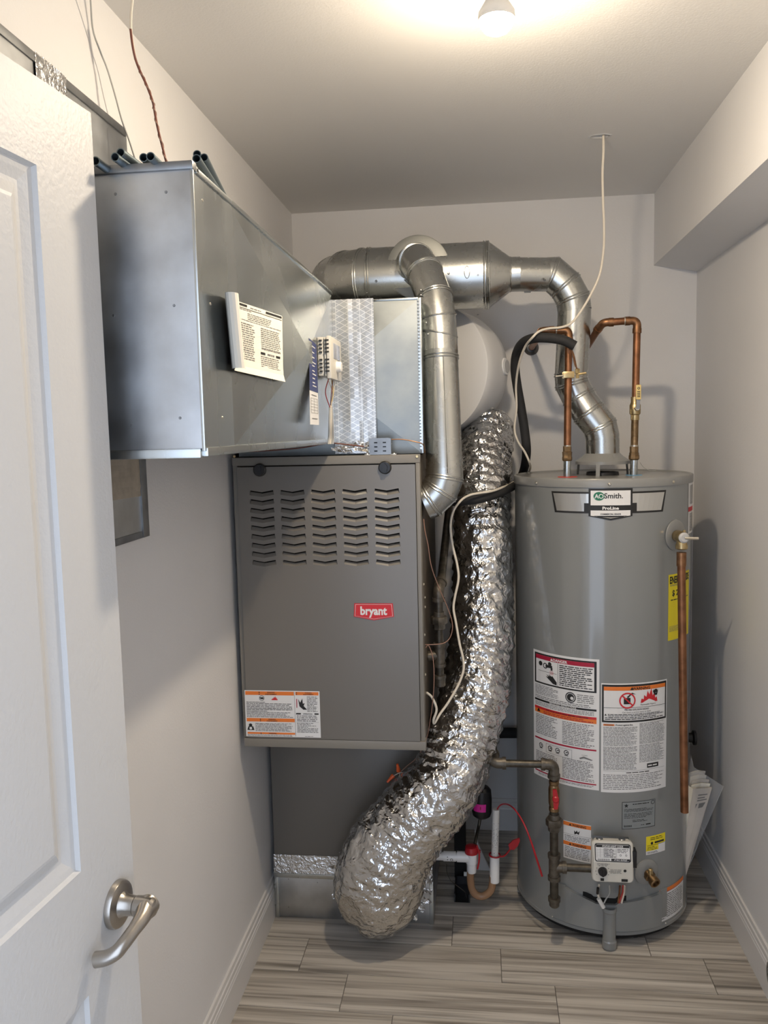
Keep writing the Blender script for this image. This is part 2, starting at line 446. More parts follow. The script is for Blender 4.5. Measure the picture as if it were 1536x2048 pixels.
# ceiling, with the rough hole the white cable drops through
hc = at(1203, 272, z=ZC)
rd = random.Random(3)
hole = [(hc.x-.004+(.026+.004*rd.random())*math.cos(a*PI/7), hc.y+(.016+.004*rd.random())*math.sin(a*PI/7)) for a in range(14)]
cl = sheet_with_holes([[(XL, YF0), (XR, YF0), (XR, YB), (XL, YB)], hole], .03, lambda x, y, z: (x, y, ZC+.015+z))
ceiling = struct('ceiling', cl, 'ceiling')
rim = MB()
for i in range(14):
    a, b = hole[i], hole[(i+1) % 14]; k = 1.10+.22*rd.random(); k2 = 1.10+.22*rd.random()
    rim.poly([(a[0], a[1], ZC-.0015), (b[0], b[1], ZC-.0015), (hc.x+(b[0]-hc.x)*k2, hc.y+(b[1]-hc.y)*k2, ZC-.0002), (hc.x+(a[0]-hc.x)*k, hc.y+(a[1]-hc.y)*k, ZC-.0002)])
build('torn_rim', rim, 'label_white', ceiling, smooth=False, label='torn white drywall edge round the cable hole')
build('hole_cavity', MB().box(hc.x-.06, hc.x+.06, hc.y-.06, hc.y+.06, ZC+.031, ZC+.09), 'void', ceiling)
# soffit along the right wall
sf = MB(); sf.prism([(XS, YF1, ZC), (XS, YF1, S1), (XR, YF1, S2), (XR, YF1, ZC)], (0, YB-YF1, 0))
struct('trim_1', sf, 'wall')

# floor: slab with wood-look tiles laid as planks, .60 x .158
floor = struct('floor', MB().box(XL-.1, XR+.1, -1.6, YB+.1, -.1, -.003), 'grout')
PW, PL_, GAP = .158, .6008, .0022
plank_me = None
def floor_planks():
    global plank_me
    for r in range(-13, 6):
        y0 = 2.395+PW*r; y1 = y0+PW
        if y1 < .35 or y0 > YB: continue
        xo = -.107-.1503*(r)
        k0 = math.floor((XL-xo)/PL_)
        for k in range(k0, k0+5):
            x0 = max(xo+k*PL_, XL); x1 = min(xo+(k+1)*PL_, XR)
            if x1-x0 < .01: continue
            yy1 = min(y1, YB)
            full = abs(x1-x0-PL_) < 1e-4 and abs(yy1-y1) < 1e-6
            if full and plank_me:
                o = plank_me.copy(); COL.objects.link(o); o.location = (x0, y0, 0); o.parent = floor
                continue
            mb = MB().box(GAP/2, x1-x0-GAP/2, GAP/2, yy1-y0-GAP/2, -.006, 0, b=.0006)
            o = build('plank', mb, 'plank'); o.location = (x0, y0, 0); o.parent = floor
            if full: plank_me = o
floor_planks()

# baseboards
def baseboard(name, p0, p1, nrm):
    prof = [(0, 0), (.0142, 0), (.0142, .088), (.0125, .092), (.0125, .097), (.0105, .100), (.0105, .113), (.0075, .116), (.0065, .1287), (0, .1287)]
    n = V(nrm); a = V(p0); d = V(p1)-a
    mb = MB().prism([a+n*x+V((0, 0, z)) for x, z in prof], d)
    return struct(name, mb, 'trim', ang=20)
baseboard('baseboard_left', (XL, YF1, 0), (XL, YB, 0), (1, 0, 0))
bbr = baseboard('baseboard_right', (XR, YF1, 0), (XR, YB, 0), (-1, 0, 0))
baseboard('baseboard_back', (XL+.0142, YB, 0), (XR-.0142, YB, 0), (0, -1, 0))

# the door, opened flat-ish against the left wall
E0 = V((-.516, 1.095, 0)); DD = V((-.0941, -.9956, 0)).normalized(); DN = V((.9956, -.0941, 0)).normalized()
DW = .765
def dpt(u, z, w=0.): return E0+DD*u+DN*w+V((0, 0, z))
def make_door():
    mb = MB(); T = -.035
    panels = [(.1286, .636, 1.0293, 1.9255), (.1286, .636, .22, .8555)]
    us = [0, .1286, .636, DW]; zs = [.012, .22, .8555, 1.0293, 1.9255, 2.0315]
    for i in range(3):
        for j in range(5):
            if i == 1 and j in (1, 3): continue
            mb.poly([dpt(us[i], zs[j]), dpt(us[i+1], zs[j]), dpt(us[i+1], zs[j+1]), dpt(us[i], zs[j+1])])
    for u0, u1, z0, z1 in panels:
        steps = [(0, 0), (.003, -.006), (.011, -.0075), (.0235, -.0115), (.029, -.0115), (.0455, -.003), (.05, -.002)]
        for (a, wa), (b, wb) in zip(steps, steps[1:]):
            A = [dpt(u0+a, z0+a, wa), dpt(u1-a, z0+a, wa), dpt(u1-a, z1-a, wa), dpt(u0+a, z1-a, wa)]
            B = [dpt(u0+b, z0+b, wb), dpt(u1-b, z0+b, wb), dpt(u1-b, z1-b, wb), dpt(u0+b, z1-b, wb)]
            for i in range(4): mb.poly([A[i], A[(i+1) % 4], B[(i+1) % 4], B[i]])
        mb.poly(B)
    e = [dpt(0, .012), dpt(DW, .012), dpt(DW, 2.0315), dpt(0, 2.0315)]; f = [q+DN*T for q in e]
    for i in range(4): mb.poly([e[i], e[(i+1) % 4], f[(i+1) % 4], f[i]])
    mb.poly(f[::-1])
    d = struct('door_1', mb, 'door', loc=dpt(DW, 0), ang=12)
    h = MB(); c = dpt(.051, .938)
    h.lathe(c, DN, [(0, .033), (.005, .033), (.0085, .0315), (.010, .028), (.011, .018), (.016, .0145), (.030, .0135), (.0305, .0125)], 40)
    hd = build('door_handle', h, 'nickel', d, label='brushed nickel lever handle')
    lv = MB()
    lv.lathe(c+DN*.031, DN, [(0, .0125), (.0003, .0143), (.018, .0150), (.025, .0142), (.029, .0110), (.0305, .0060), (.031, .0001)], 32)
    pts = [c+DN*w+DD*d+V((0, 0, z)) for w, d, z in ((.048, -.006, .001), (.049, .006, 0), (.051, .020, -.003), (.049, .040, -.009), (.044, .058, -.017), (.038, .067, -.024), (.026, .072, -.030), (.011, .074, -.033))]
    pts = spline(pts, 6); k = len(pts)
    rr = [.0155-.0062*min(1, i/18.)+.0012*max(0, (i-26)/(k-27.)) for i in range(k)]
    lv.tube(pts, rr, 18)
    build('lever', lv, 'nickel', hd)
    kb = MB().lathe(c+DN*.0303, DN, [(0, .0128), (.0012, .0128)], 32)
    build('collar_groove', kb, 'black', hd)
    return d
door = make_door()
# perforated steel bracket lying against the right baseboard, cut by the frame
def floor_bracket():
    c = at(1541, 1951, x=XR-.020)
    t = thing('perforated_bracket', 'perforated dark steel bracket against the right baseboard', 'bracket', (c.x, c.y, c.z-.035))
    out = [(.030*math.cos(2*PI*i/28), .036*math.sin(2*PI*i/28)) for i in range(28)]
    holes = [out]
    for a in range(8):
        cx, cz = .0205*math.cos(a*PI/4+.3), .025*math.sin(a*PI/4+.3)
        holes.append([(cx+.0035*math.cos(2*PI*i/10), cz+.0042*math.sin(2*PI*i/10)) for i in range(10)])
    mb = sheet_with_holes(holes, .0025, lambda x, y, z: (c.x+z, c.y+x, c.z+y))
    build('perforated_plate', mb, 'galv_dark', t)
    build('spacer', MB().lathe((c.x, c.y, c.z), (1, 0, 0), [(.0, .008), (.0055, .008)], 16), 'galv_dark', t)
floor_bracket()
# ceiling bulb
bc = at(993, 33, y=1.585)
bl = thing('light_bulb', 'lit round bulb hanging from the ceiling lampholder', 'light bulb', (bc.x, bc.y, bc.z-.032))
g = MB().lathe((bc.x, bc.y, bc.z-.033), (0, 0, 1), [(0, .0004), (.002, .010), (.008, .0215), (.018, .0302), (.026, .0326), (.0262, .0001)], 32)
build('glass_dome', g, 'bulb', bl, label='glowing warm white dome')
g = MB().lathe((bc.x, bc.y, bc.z-.0065), (0, 0, 1), [(0, .0330), (.006, .0334), (.014, .0328), (.019, .0295), (.028, .0240), (.037, .0185), (.041, .0160)], 32)  # collar deepened and glass cut short to keep bulb light off the ceiling
build('shading_collar', g, 'white', bl, label='opaque white plastic collar, deepened to shade the ceiling')
build('screw_base', MB().lathe((bc.x, bc.y, bc.z+.0392), (0, 0, 1), [(0, .0140), (.012, .0135)], 24), 'galv', bl)
lh = MB().lathe((bc.x, bc.y, ZC-.038), (0, 0, 1), [(0, .021), (.004, .024), (.020, .026), (.024, .052), (.038, .055)], 32)
o = build('lampholder', lh, 'white', loc=(bc.x, bc.y, ZC)); tag(o, 'white keyless lampholder screwed to the ceiling above the bulb', 'lampholder')

# ================================================================== furnace
FX0, FX1, FY, FZ0, FZ1 = -.690, -.1670, 2.225, .700, 1.527
FB = 2.93                                   # back of the cabinet
fur = thing('furnace', 'tall taupe gas furnace with louvred front door and red badge', 'furnace', ((FX0+FX1)/2, (2.505+FB)/2, .215))
def make_furnace():
    b = MB()
    b.box(FX0, FX1, FY+.022, FB, FZ0, FZ1, 0, .002)
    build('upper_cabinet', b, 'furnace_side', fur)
    fr = MB()
    fr.box(FX0-.002, FX1+.002, FY, FY+.03, 1.507, 1.530, 0, .0015)      # top rail
    fr.box(FX0+.002, FX1+.004, FY-.006, FY+.03, .697, .722, 0, .0015)   # bottom rail
    fr.box(FX0-.001, FX0+.012, FY+.001, FY+.05, .722, 1.507, 0, .001)
    fr.box(FX1-.010, FX1+.001, FY+.001, FY+.05, .722, 1.507, 0, .001)
    build('cabinet_frame', fr, 'furnace_edge', fur)
    # the front door with real louvre slots
    DX = (FX0+.013, FX1-.011); DZ_ = (.7235, 1.5035); yd = FY-.0045
    cols = [at((a+c)/2, 985, y=FY).x for a, c in ((500, 549), (560, 611), (622, 672), (684, 736), (747, 801))]
    rows = [at(650, 983+17.55*i, y=FY).z for i in range(9)]
    hw, hh, dip, sl = .0350, .0065, .0058, .0022
    polys = [[(DX[0], DZ_[0]), (DX[1], DZ_[0]), (DX[1], DZ_[1]), (DX[0], DZ_[1])]]
    slots = []
    for r in rows:
        for c in cols:
            slots.append((c, r))
            polys.append([(c-hw+sl, r+hh), (c, r+hh-dip), (c+hw-sl, r+hh), (c+hw, r-hh), (c, r-hh-dip), (c-hw, r-hh)])
    dr = build('front_door', sheet_with_holes(polys, .003, lambda x, y, z: (x, yd+z, y)), 'furnace', fur, ang=25)
    rim = MB()
    for x in DX: rim.box(min(x, x+.002*(1 if x < -.4 else -1)), max(x, x+.002*(1 if x < -.4 else -1)), yd, yd+.014, DZ_[0], DZ_[1])
    rim.box(DX[0], DX[1], yd, yd+.014, DZ_[1]-.002, DZ_[1]); rim.box(DX[0], DX[1], yd, yd+.014, DZ_[0], DZ_[0]+.002)
    build('door_flange', rim, 'furnace', fur)
    # one blade: starts flush at the slot's lower edge and leans in to its upper part
    bl = MB(); k = .0092
    lo = [V((-hw, 0, -hh)), V((0, 0, -hh-dip)), V((hw, 0, -hh))]
    up = [V((-hw+sl*.6, .0056, -hh+k)), V((0, .0056, -hh-dip+k)), V((hw-sl*.6, .0056, -hh+k))]
    bl.poly([lo[0], lo[1], up[1], up[0]]); bl.poly([lo[1], lo[2], up[2], up[1]])
    for s, i in ((-1, 0), (1, 2)):
        bl.poly([lo[i], V((s*(hw-sl), 0, hh)), V((s*(hw-sl), .0070, hh)), up[i]])
    o0 = None
    for c, r in slots:
        if o0 is None:
            mb = MB(); mb.add([p+V((c, yd, r)) for p in bl.v], bl.f)
            o0 = build('louver', mb, 'furnace', fur, fix=False, smooth=False); base = V((c, yd, r))
        else:
            o = o0.copy(); COL.objects.link(o); o.parent = fur; o.location = V((c, yd, r))-base
    build('burner_cavity', MB().box(DX[0]+.02, DX[1]-.02, FY+.0195, FY+.021, 1.13, 1.45), 'void', fur)
    for px, py, key in ((520, 940, 0), (770, 935, 1)):
        c = at(px, py, y=yd-.002)
        kb = MB().lathe(c, (0, -1, 0), [(0, .0165), (.003, .0182), (.007, .0175), (.009, .015), (.009, .0001)], 28)
        kn = build('door_knob', kb, 'black', fur)
        g = MB()
        if key: g.prism([c+V((-.006, -.009, -.011)), c+V((.006, -.009, -.011)), c+V((.0075, -.009, .004)), c+V((0, -.009, .013)), c+V((-.0075, -.009, .004))], (0, -.007, 0))
        else: g.box(c.x-.0035, c.x+.0035, c.y-.013, c.y-.009, c.z-.011, c.z+.011)
        build('grip', g, 'black', kn)
    screws('corner_screw', [(at(px, 913, y=FY-.001), (0, -1, 0)) for px in (834, 469)], [(0, .004), (.002, .0035)], 'brass', fur)
    screws('side_screw', [((FX1, FY+.075+.02*((py//7) % 3), at(850, py, x=FX1).z), (1, 0, 0)) for py in (1160, 1193, 1213, 1265, 1350, 1395)], [(0, .0045), (.003, .003)], 'solder', fur)
    # set-back lower cabinet
    lc = MB().box(FX0-.001, FX1-.001, 2.505, FB, .205, FZ0, 0, .002)
    build('lower_cabinet', lc, 'furnace', fur)
    # badge
    yb = FY-.0065
    P_ = Print(lambda u, v, w: V((u, yb-w-.0006, v)))
    c = at(747.5, 1223, y=yb)
    w2, h2 = .0555, .0225
    def sh(k): return [(c.x-w2+.0025-k, c.z+h2+k*.8), (c.x+w2-.0025+k, c.z+h2+k*.8), (c.x+w2+k, c.z-h2*.62-k*.5), (c.x, c.z-h2*1.05-k), (c.x-w2-k, c.z-h2*.62-k*.5)]
    P_.poly(sh(.001), 'p_red', 1); P_.poly(sh(-.0022), 'label_white', 2); P_.poly(sh(-.0032), 'p_red', 3)
    P_.text('bryant', c.x, c.z-.0085, .0235, 'label_white', 4, bold=.035, wide=.88, maxw=.080)
    bd = P_.done('brand_badge', fur, 'red five-sided badge with white lettering')
    # instruction label, lower left
    a = at(489, 1380, y=yb); e = at(642, 1476, y=yb)
    x0, x1, z1, z0 = a.x, e.x, a.z, e.z+.001
    P_ = Print(lambda u, v, w: V((u, yb-w-.0006, v))); X = lambda t: x0+(x1-x0)*t; Z = lambda t: z1-(z1-z0)*t
    P_.sheet(x0, z0, x1, z1, 'label_white')
    def band(ta, tb, sa, sb, t1, t2=None):
        P_.rect(X(sa), Z(tb), X(sb), Z(ta), 'p_orange', 2); m = X((sa+sb)/2); h = (Z(ta)-Z(tb))
        n = 2 if t2 else 1
        for i, t in enumerate((t1, t2)[:n]):
            P_.text(t, m+.004, Z(tb)+h*(1-(i+.82)/n), h/n*.62, 'p_black', 3, bold=.02, maxw=(X(sb)-X(sa))*.6); P_.tri(m-.030, Z(tb)+h*(1-(i+.82)/n), h/n*.7, 'p_black')
    band(.02, .10, .01, .66, 'WARNING', 'AVERTISSEMENT'); band(.02, .09, .68, .985, 'WARNING', 'AVERTISSEMENT')
    P_.circ(X(.23), Z(.165), .0075, .0012, 'p_black', 3); P_.poly([(X(.20), Z(.15)), (X(.25), Z(.145)), (X(.255), Z(.185)), (X(.215), Z(.185))], 'p_black', 3); P_.flame(X(.36), Z(.205), .018, .012, 'p_red')
    P_.text('FIRE AND EXPLOSION HAZARD', X(.02), Z(.265), .0030, 'p_black', align='L', bold=.02, maxw=.055)
    P_.lines(X(.02), Z(.43), X(.64), Z(.27), 5, 'p_grey', seed=3); P_.text('RISQUE D INCENDIE ET D EXPLOSION', X(.02), Z(.455), .0030, 'p_black', align='L', bold=.02, maxw=.06)
    P_.rect(X(.02), Z(.400), X(.64), Z(.397), 'p_black', 2)
    P_.lines(X(.02), Z(.585), X(.64), Z(.46), 5, 'p_grey', seed=4)
    band(.60, .675, .015, .66, 'WARNING', 'AVERTISSEMENT')
    P_.lines(X(.13), Z(.885), X(.63), Z(.70), 7, 'p_grey', seed=5)
    P_.disc(X(.065), Z(.755), .005, 'p_black', 3); P_.poly([(X(.02), Z(.86)), (X(.035), Z(.78)), (X(.10), Z(.78)), (X(.115), Z(.86))], 'p_black', 3); P_.disc(X(.067), Z(.82), .004, 'label_white', 4)
    band(.905, .945, .02, .66, 'WARNING'); P_.lines(X(.02), Z(.99), X(.64), Z(.95), 2, 'p_grey', seed=6)
    P_.rect(X(.665), Z(.98), X(.668), Z(.02), 'p_black', 2)
    P_.lines(X(.83), Z(.45), X(.97), Z(.11), 11, 'p_grey', seed=7)
    P_.rect(X(.69), Z(.36), X(.70), Z(.17), 'p_crimson', 3)
    P_.poly([(X(.715), Z(.17)), (X(.74), Z(.25)), (X(.77), Z(.16)), (X(.775), Z(.27)), (X(.80), Z(.26)), (X(.785), Z(.32)), (X(.83), Z(.40)), (X(.78), Z(.40)), (X(.73), Z(.33))], 'p_black', 3)
    P_.rect(X(.68), Z(.505), X(.98), Z(.475), 'p_black', 2); P_.rect(X(.745), Z(.51), X(.925), Z(.47), 'label_white', 3); P_.text('OPERATION', X(.835), Z(.503), .0036, 'p_black', 4, bold=.03, maxw=.027)
    P_.lines(X(.69), Z(.66), X(.97), Z(.52), 4, 'p_grey', seed=8, ragged=.6); P_.rect(X(.68), Z(.672), X(.98), Z(.669), 'p_black', 2)
    P_.lines(X(.69), Z(.90), X(.97), Z(.68), 8, 'p_grey', seed=9, ragged=.5); P_.lines(X(.79), Z(.985), X(.91), Z(.965), 1, 'p_grey', seed=10)
    P_.done('warning_label', fur, 'white sticker with orange warning bands and fine print')
make_furnace()

# galvanised return-air box under the lower cabinet, with foil tape along its top
rb = thing('return_air_box', 'galvanised sheet metal return box on the floor under the furnace', 'duct box', ((FX0+FX1)/2, 2.72, 0))
b = MB().box(FX0-.002, FX1-.002, 2.503, FB, 0, .145, 0, .001); build('box_shell', b, 'galv_worn', rb)
b = MB().box(FX0-.003, FX0+.010, 2.4985, 2.512, .0, .140, 0, .001); build('corner_strip', b, 'galv', rb)
b = MB().box(FX1-.014, FX1-.001, 2.4985, 2.512, 0, .145, 0, .001); build('corner_strip', b, 'galv', rb)
b = MB().box(FX0-.004, FX1-.004, 2.496, 2.51, .140, .156, 0, .003); build('drive_cleat', b, 'galv', rb)
b = MB()
for i in range(24):
    x0 = FX0-.003+(FX1-FX0)*i/24; x1 = FX0-.003+(FX1-FX0)*(i+1)/24
    w = lambda q: .0012*noise.noise(V((q*40, 3, 0)))
    b.poly([(x0, 2.4985+w(x0), .156), (x1, 2.4985+w(x1), .156), (x1, 2.5035, .216+w(x1)*1.5), (x0, 2.5035, .216+w(x0)*1.5)])
build('foil_tape', b, 'foil_tape', rb, label='silver foil tape along the joint')
screws('screw', [(at(px, py, y=2.5035), (0, -1, 0)) for px, py in ((577, 1758), (577, 1814), (635, 1765))], [(0, .0022), (.0012, .0016)], 'galv_dark', rb)

# ================================================================== supply plenum and trunk duct
PX0, PX1, PY0, PY1, PZ0, PZ1 = -.690, -.1625, 2.288, 2.585, 1.531, 1.957
pl = thing('supply_plenum', 'shiny cross-broken sheet metal plenum box on top of the furnace', 'plenum', ((PX0+PX1)/2, (PY0+PY1)/2, PZ0))
def cross_panel(mb, c4, up, mi=0):
    c = sum((V(q) for q in c4), V())/4+V(up)
    for i in range(4): mb.poly([c4[i], c4[(i+1) % 4], c], mi)
def make_plenum():
    b = MB(); x0, x1, y0, y1, z0, z1 = PX0, PX1, PY0, PY1, PZ0, PZ1
    cross_panel(b, [(x0, y0, z0), (x1, y0, z0), (x1, y0, z1), (x0, y0, z1)], (0, -.026, 0))
    cross_panel(b, [(x1, y0, z0), (x1, y1, z0), (x1, y1, z1), (x1, y0, z1)], (.008, 0, 0))
    b.poly([(x0, y0, z0), (x0, y0, z1), (x0, y1, z1), (x0, y1, z0)]); b.poly([(x0, y1, z0), (x0, y1, z1), (x1, y1, z1), (x1, y1, z0)])
    b.poly([(x0, y0, z1), (x1, y0, z1), (x1, y1, z1), (x0, y1, z1)]); b.poly([(x0, y0, z0), (x0, y1, z0), (x1, y1, z0), (x1, y0, z0)])
    build('shell', b, 'plenum', pl, ang=1)
    b = MB().box(x1-.004, x1+.004, y0-.004, y0+.004, z0, z1, 0, .0012)
    for i in range(46): b.box(x1-.0055, x1+.0005, y0-.006, y0-.003, z0+.012+i*.009, z0+.017+i*.009)
    build('corner_lock_seam', b, 'galv', pl)
    b = MB().box(-.30, x1-.004, y0-.004, y0+.002, z1-.004, z1+.001, 0, .001); build('top_seam', b, 'galv', pl)
    # foil tape with scrim, wrapped from the trunk onto the plenum face
    b = MB(); n = 14
    for i in range(10):
        for j in range(n):
            q = lambda a, c: V((-.404+.117*a/10, y0-.0285-.0012*noise.noise(V((a*.9, c*.8, 2)))-.0016*math.exp(-((a-4)**2)), z0+.004+(z1-z0-.004)*c/n))
            b.poly([q(i, j), q(i+1, j), q(i+1, j+1), q(i, j+1)])
    build('scrim_tape', b, 'scrim', pl, label='silver tape with a pressed diamond scrim')
    b = MB(); rd = random.Random(5)
    for i in range(34):
        a = V((-.40+.13*rd.random(), y0-.030-.006*rd.random(), z0+.004+.020*rd.random())); d1 = V((rd.uniform(-.03, .03), -.008*rd.random(), rd.uniform(-.006, .014))); d2 = V((rd.uniform(-.008, .008), rd.uniform(-.005, .0), .008))
        b.poly([a, a+d1, a+d1+d2, a+d2])
    build('torn_foil_shreds', b, 'foil_tape', pl)
make_plenum()

TX0, TX1, TY0, TY1, TZ0, TZ1 = -.690, -.402, 1.162, 2.258, 1.577, 1.975
TYM, TBUMP = 1.31, .030
def side_x(y, z):
    """outer surface of the cross-broken side of the trunk"""
    if y < TYM: return TX1
    u = abs((y-TYM)/(TY1-TYM)*2-1); v = abs((z-TZ0)/(TZ1-.003-TZ0)*2-1)
    return TX1+TBUMP*max(0, 1-max(u, v))
tr = thing('trunk_duct', 'large galvanised rectangular trunk duct along the left wall', 'duct', ((TX0+TX1)/2, (TY0+TY1)/2, TZ0))
def make_trunk():
    x0, x1, y0, y1, z0, z1 = TX0, TX1, TY0, TY1, TZ0, TZ1; ym = TYM
    b = MB()
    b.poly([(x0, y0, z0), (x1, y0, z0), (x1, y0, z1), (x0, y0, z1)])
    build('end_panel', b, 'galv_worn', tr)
    b = MB()
    b.poly([(x1, y0, z0), (x1, ym, z0), (x1, ym, z1), (x1, y0, z1)])
    cross_panel(b, [(x1, ym, z0), (x1, y1, z0), (x1, y1, z1-.006), (x1, ym, z1)], (TBUMP, 0, 0))
    build('side_panel', b, 'galv', tr, ang=1)
    b = MB()
    b.poly([(x0, y0, z0), (x0, y1, z0), (x1, y1, z0), (x1, y0, z0)]); b.poly([(x0, y0, z1), (x0, y1, z1-.006), (x1, y1, z1-.006), (x1, y0, z1)]); b.poly([(x0, y0, z0), (x0, y0, z1), (x0, y1, z1), (x0, y1, z0)])
    build('top_and_bottom', b, 'galv', tr)
    b = MB()
    b.box(x1-.004, x1+.003, y0+.008, y0+.02, z1-.004, z1+.004, 0, .001)
    build('end_cleat', MB().box(x0, x1+.003, y0-.006, y0+.012, z1-.004, z1+.008, 0, .002), 'galv_dark', tr)  # dark steel colour stands in for the dark ceiling this cleat reflects
    b.box(x0, x1-.004, y0-.006, y0+.010, z0-.014, z0, 0, .0025)
    b.box(x1-.012, x1+.004, y0+.004, y1, z0-.012, z0+.001, 0, .002)
    b.box(x1-.012, x1+.003, y0+.012, y1, z1-.005, z1+.003, 0, .0015)
    b.box(x1-.003, x1+.002, y0-.0025, y0+.003, z0-.004, z1, 0, .001)
    build('drive_cleats', b, 'galv', tr)
    screws('sheet_screw', [(at(px, py, y=y0), (0, -1, 0)) for px, py in ((231, 388), (332, 384), (348, 611), (227, 631), (360, 836), (262, 851))], [(0, .0022), (.001, .0018)], 'galv_dark', tr)
    screws('sheet_screw', [(at(px, py, x=x1), (1, 0, 0)) for px, py in ((405, 401), (421, 608), (445, 835))], [(0, .0024), (.001, .0018)], 'solder', tr)
make_trunk()

# wall frame that the trunk opens through
wf = thing('wall_duct_frame', 'flat metal duct frame on the left wall behind the trunk duct', 'duct frame', (XL+.008, 1.1, 1.39))
b = MB().box(XL, XL+.011, .62, 1.630, 1.395, 2.203); build('frame_plate', b, 'galv_worn', wf)
b = MB(); b.box(XL, XL+.015, 1.604, 1.634, 1.388, 1.56, 0, .001); b.box(XL, XL+.0135, .62, 1.60, 1.388, 1.402, 0, .001); b.box(XL, XL+.014, .62, 1.622, 2.190, 2.205, 0, .001)
build('frame_edge', b, 'galv_dark', wf)
b = MB(); n = 10
for i in range(n):
    for j in range(8):
        q = lambda a, c: V((XL+.013+.0018*noise.noise(V((a*1.1, c*1.3, 0))), 1.30+.312*a/n, 1.474+.088*c/8+.006*(n-a)/n))
        b.poly([q(i, j), q(i+1, j), q(i+1, j+1), q(i, j+1)])
build('tan_tape', b, 'tape_tan', wf, label='tan wrinkled tape across the frame')
b = MB(); n = 12
for i in range(n):
    q = lambda a, c: V((XL+.0145+.002*noise.noise(V((a*1.6, c*2, 5))), 1.285+.10*a/n, 2.145+.062*c))
    b.poly([q(i, 0), q(i+1, 0), q(i+1, 1), q(i, 1)])
build('foil_tape', b, 'foil_tape', wf)

# loose conduits lying on the trunk duct
def conduit(px, py, y, dx, dz, L_, label):
    c = at(px, py, y=y); d = V((dx, 1, dz)).normalized(); r = .0062
    d = V((dx, 1, -(c.z-r-TZ1-.006)/L_)).normalized()
    t = thing('conduit', label, 'tube', c+d*L_*.5-V((0, 0, r)), 'loose grey conduits lying on the trunk duct')
    u, v, w = frame(d); n = 18; mb = MB()
    for A, B in (((0, r), (L_, r)), ((L_, r-.0012), (0, r-.0012)), ((0, r-.0012), (0, r)), ((L_, r), (L_, r-.0012))):
        vs = []
        for t_, rr in (A, B):
            for j in range(n): a = 2*PI*j/n; vs.append(c+w*t_+(u*math.cos(a)+v*math.sin(a))*rr)
        mb.add(vs, [(j, (j+1) % n, n+(j+1) % n, n+j) for j in range(n)])
    build('steel_tube', mb, 'tube', t, fix=False)
    build('dark_bore', MB().lathe(c+d*.05, d, [(0, r-.0013), (.001, r-.0013)], n), 'void', t)
for a in ((191, 322, 1.12, -.03, -.16, .50, 'grey conduit end poking out beside the door edge'),
          (230, 314, 1.13, .00, -.19, .45, 'lower grey conduit of the pair second from the door'),
          (241, 305, 1.14, .03, -.06, .60, 'upper grey conduit of the pair second from the door'),
          (287, 315, 1.16, -.05, -.17, .42, 'left grey conduit of the middle pair on the duct'),
          (301, 313, 1.14, -.06, -.15, .46, 'right grey conduit of the middle pair on the duct'),
          (393, 317, 1.19, -.10, -.30, .15, 'front left conduit of the trio over the duct corner'),
          (408, 315, 1.22, -.12, -.26, .17, 'right conduit of the trio over the duct corner'),
          (394, 308, 1.25, -.12, -.22, .19, 'rear conduit of the trio over the duct corner')):
    conduit(*a)

# notice sheet stuck to the trunk
def notice():
    x = TX1+.0035
    a, bq, c, d = (at(438, 588, x=x), at(562, 632, x=TX1+.019), at(567, 764, x=TX1+.021), at(453, 738, x=x))
    t = thing('notice_sheet', 'white printed installation notice taped to the trunk duct side', 'paper notice', d)
    def fn(u, v, w):
        p = d*(1-u)*(1-v)+c*u*(1-v)+bq*u*v+a*(1-u)*v
        return V((.0035+side_x(p.y, p.z)+.010*max(0, .09-u)/.09+.004*max(0, .12-v)/.12+.0005*noise.noise(V((u*9, v*9, 1)))+w*.9, p.y, p.z))
    Pp = Print(fn, step=.04)
    for i in range(20):
        for j in range(10): Pp.rect(i/20, j/10, (i+1)/20, (j+1)/10, 'paper', 1)
    sh = Pp.done('sheet', t)
    cu = MB(); pts = []
    for i in range(9):                                   # the curled left edge
        ang = i/8*PI*1.25; r = .010
        pts.append((math.sin(ang)*r, (1-math.cos(ang))*r))
    for i in range(8):
        (u0, w0), (u1, w1) = pts[i], pts[i+1]
        f = lambda q, du, dw: V((side_x(q.y, q.z)+.0135+dw, q.y-du*1.4, q.z))
        cu.poly([f(d, u0, w0), f(d, u1, w1), f(a, u1, w1), f(a, u0, w0)])
    build('curled_edge', cu, 'paper', t)
    Pp = Print(fn, step=.05)
    Pp.rect(.10, .955, .40, .985, 'p_black', 3); Pp.rect(.70, .955, .985, .985, 'p_black', 3); Pp.rect(.10, .925, .985, .932, 'p_black', 3)
    def ln(u0, v0, u1, v1, n, s, fill=.5):
        rdm = random.Random(s)
        for i in range(n):
            v = v1-(i+.5)*(v1-v0)/n; u = u0; e = u1-(.1*rdm.random()*(u1-u0)); h = (v1-v0)/n*fill
            while u < e-.01:
                w = min(rdm.uniform(.015, .06), e-u); Pp.rect(u, v-h/2, u+w, v+h/2, 'p_grey', 2); u += w+.008
    ln(.45, .945, .62, .975, 1, 1); ln(.10, .895, .5, .92, 1, 2); ln(.40, .78, .80, .88, 4, 3); ln(.14, .755, .98, .775, 1, 4)
    ln(.14, .20, .50, .73, 17, 5); ln(.60, .42, .96, .73, 11, 6); ln(.60, .40, .96, .44, 1, 7)
    Pp.rect(.58, .335, .66, .37, 'p_black', 2); Pp.rect(.86, .335, .94, .37, 'p_black', 2); ln(.70, .335, .83, .37, 1, 8, .8); ln(.58, .12, .94, .32, 7, 9)
    Pp.done('fine_print', t)
notice()

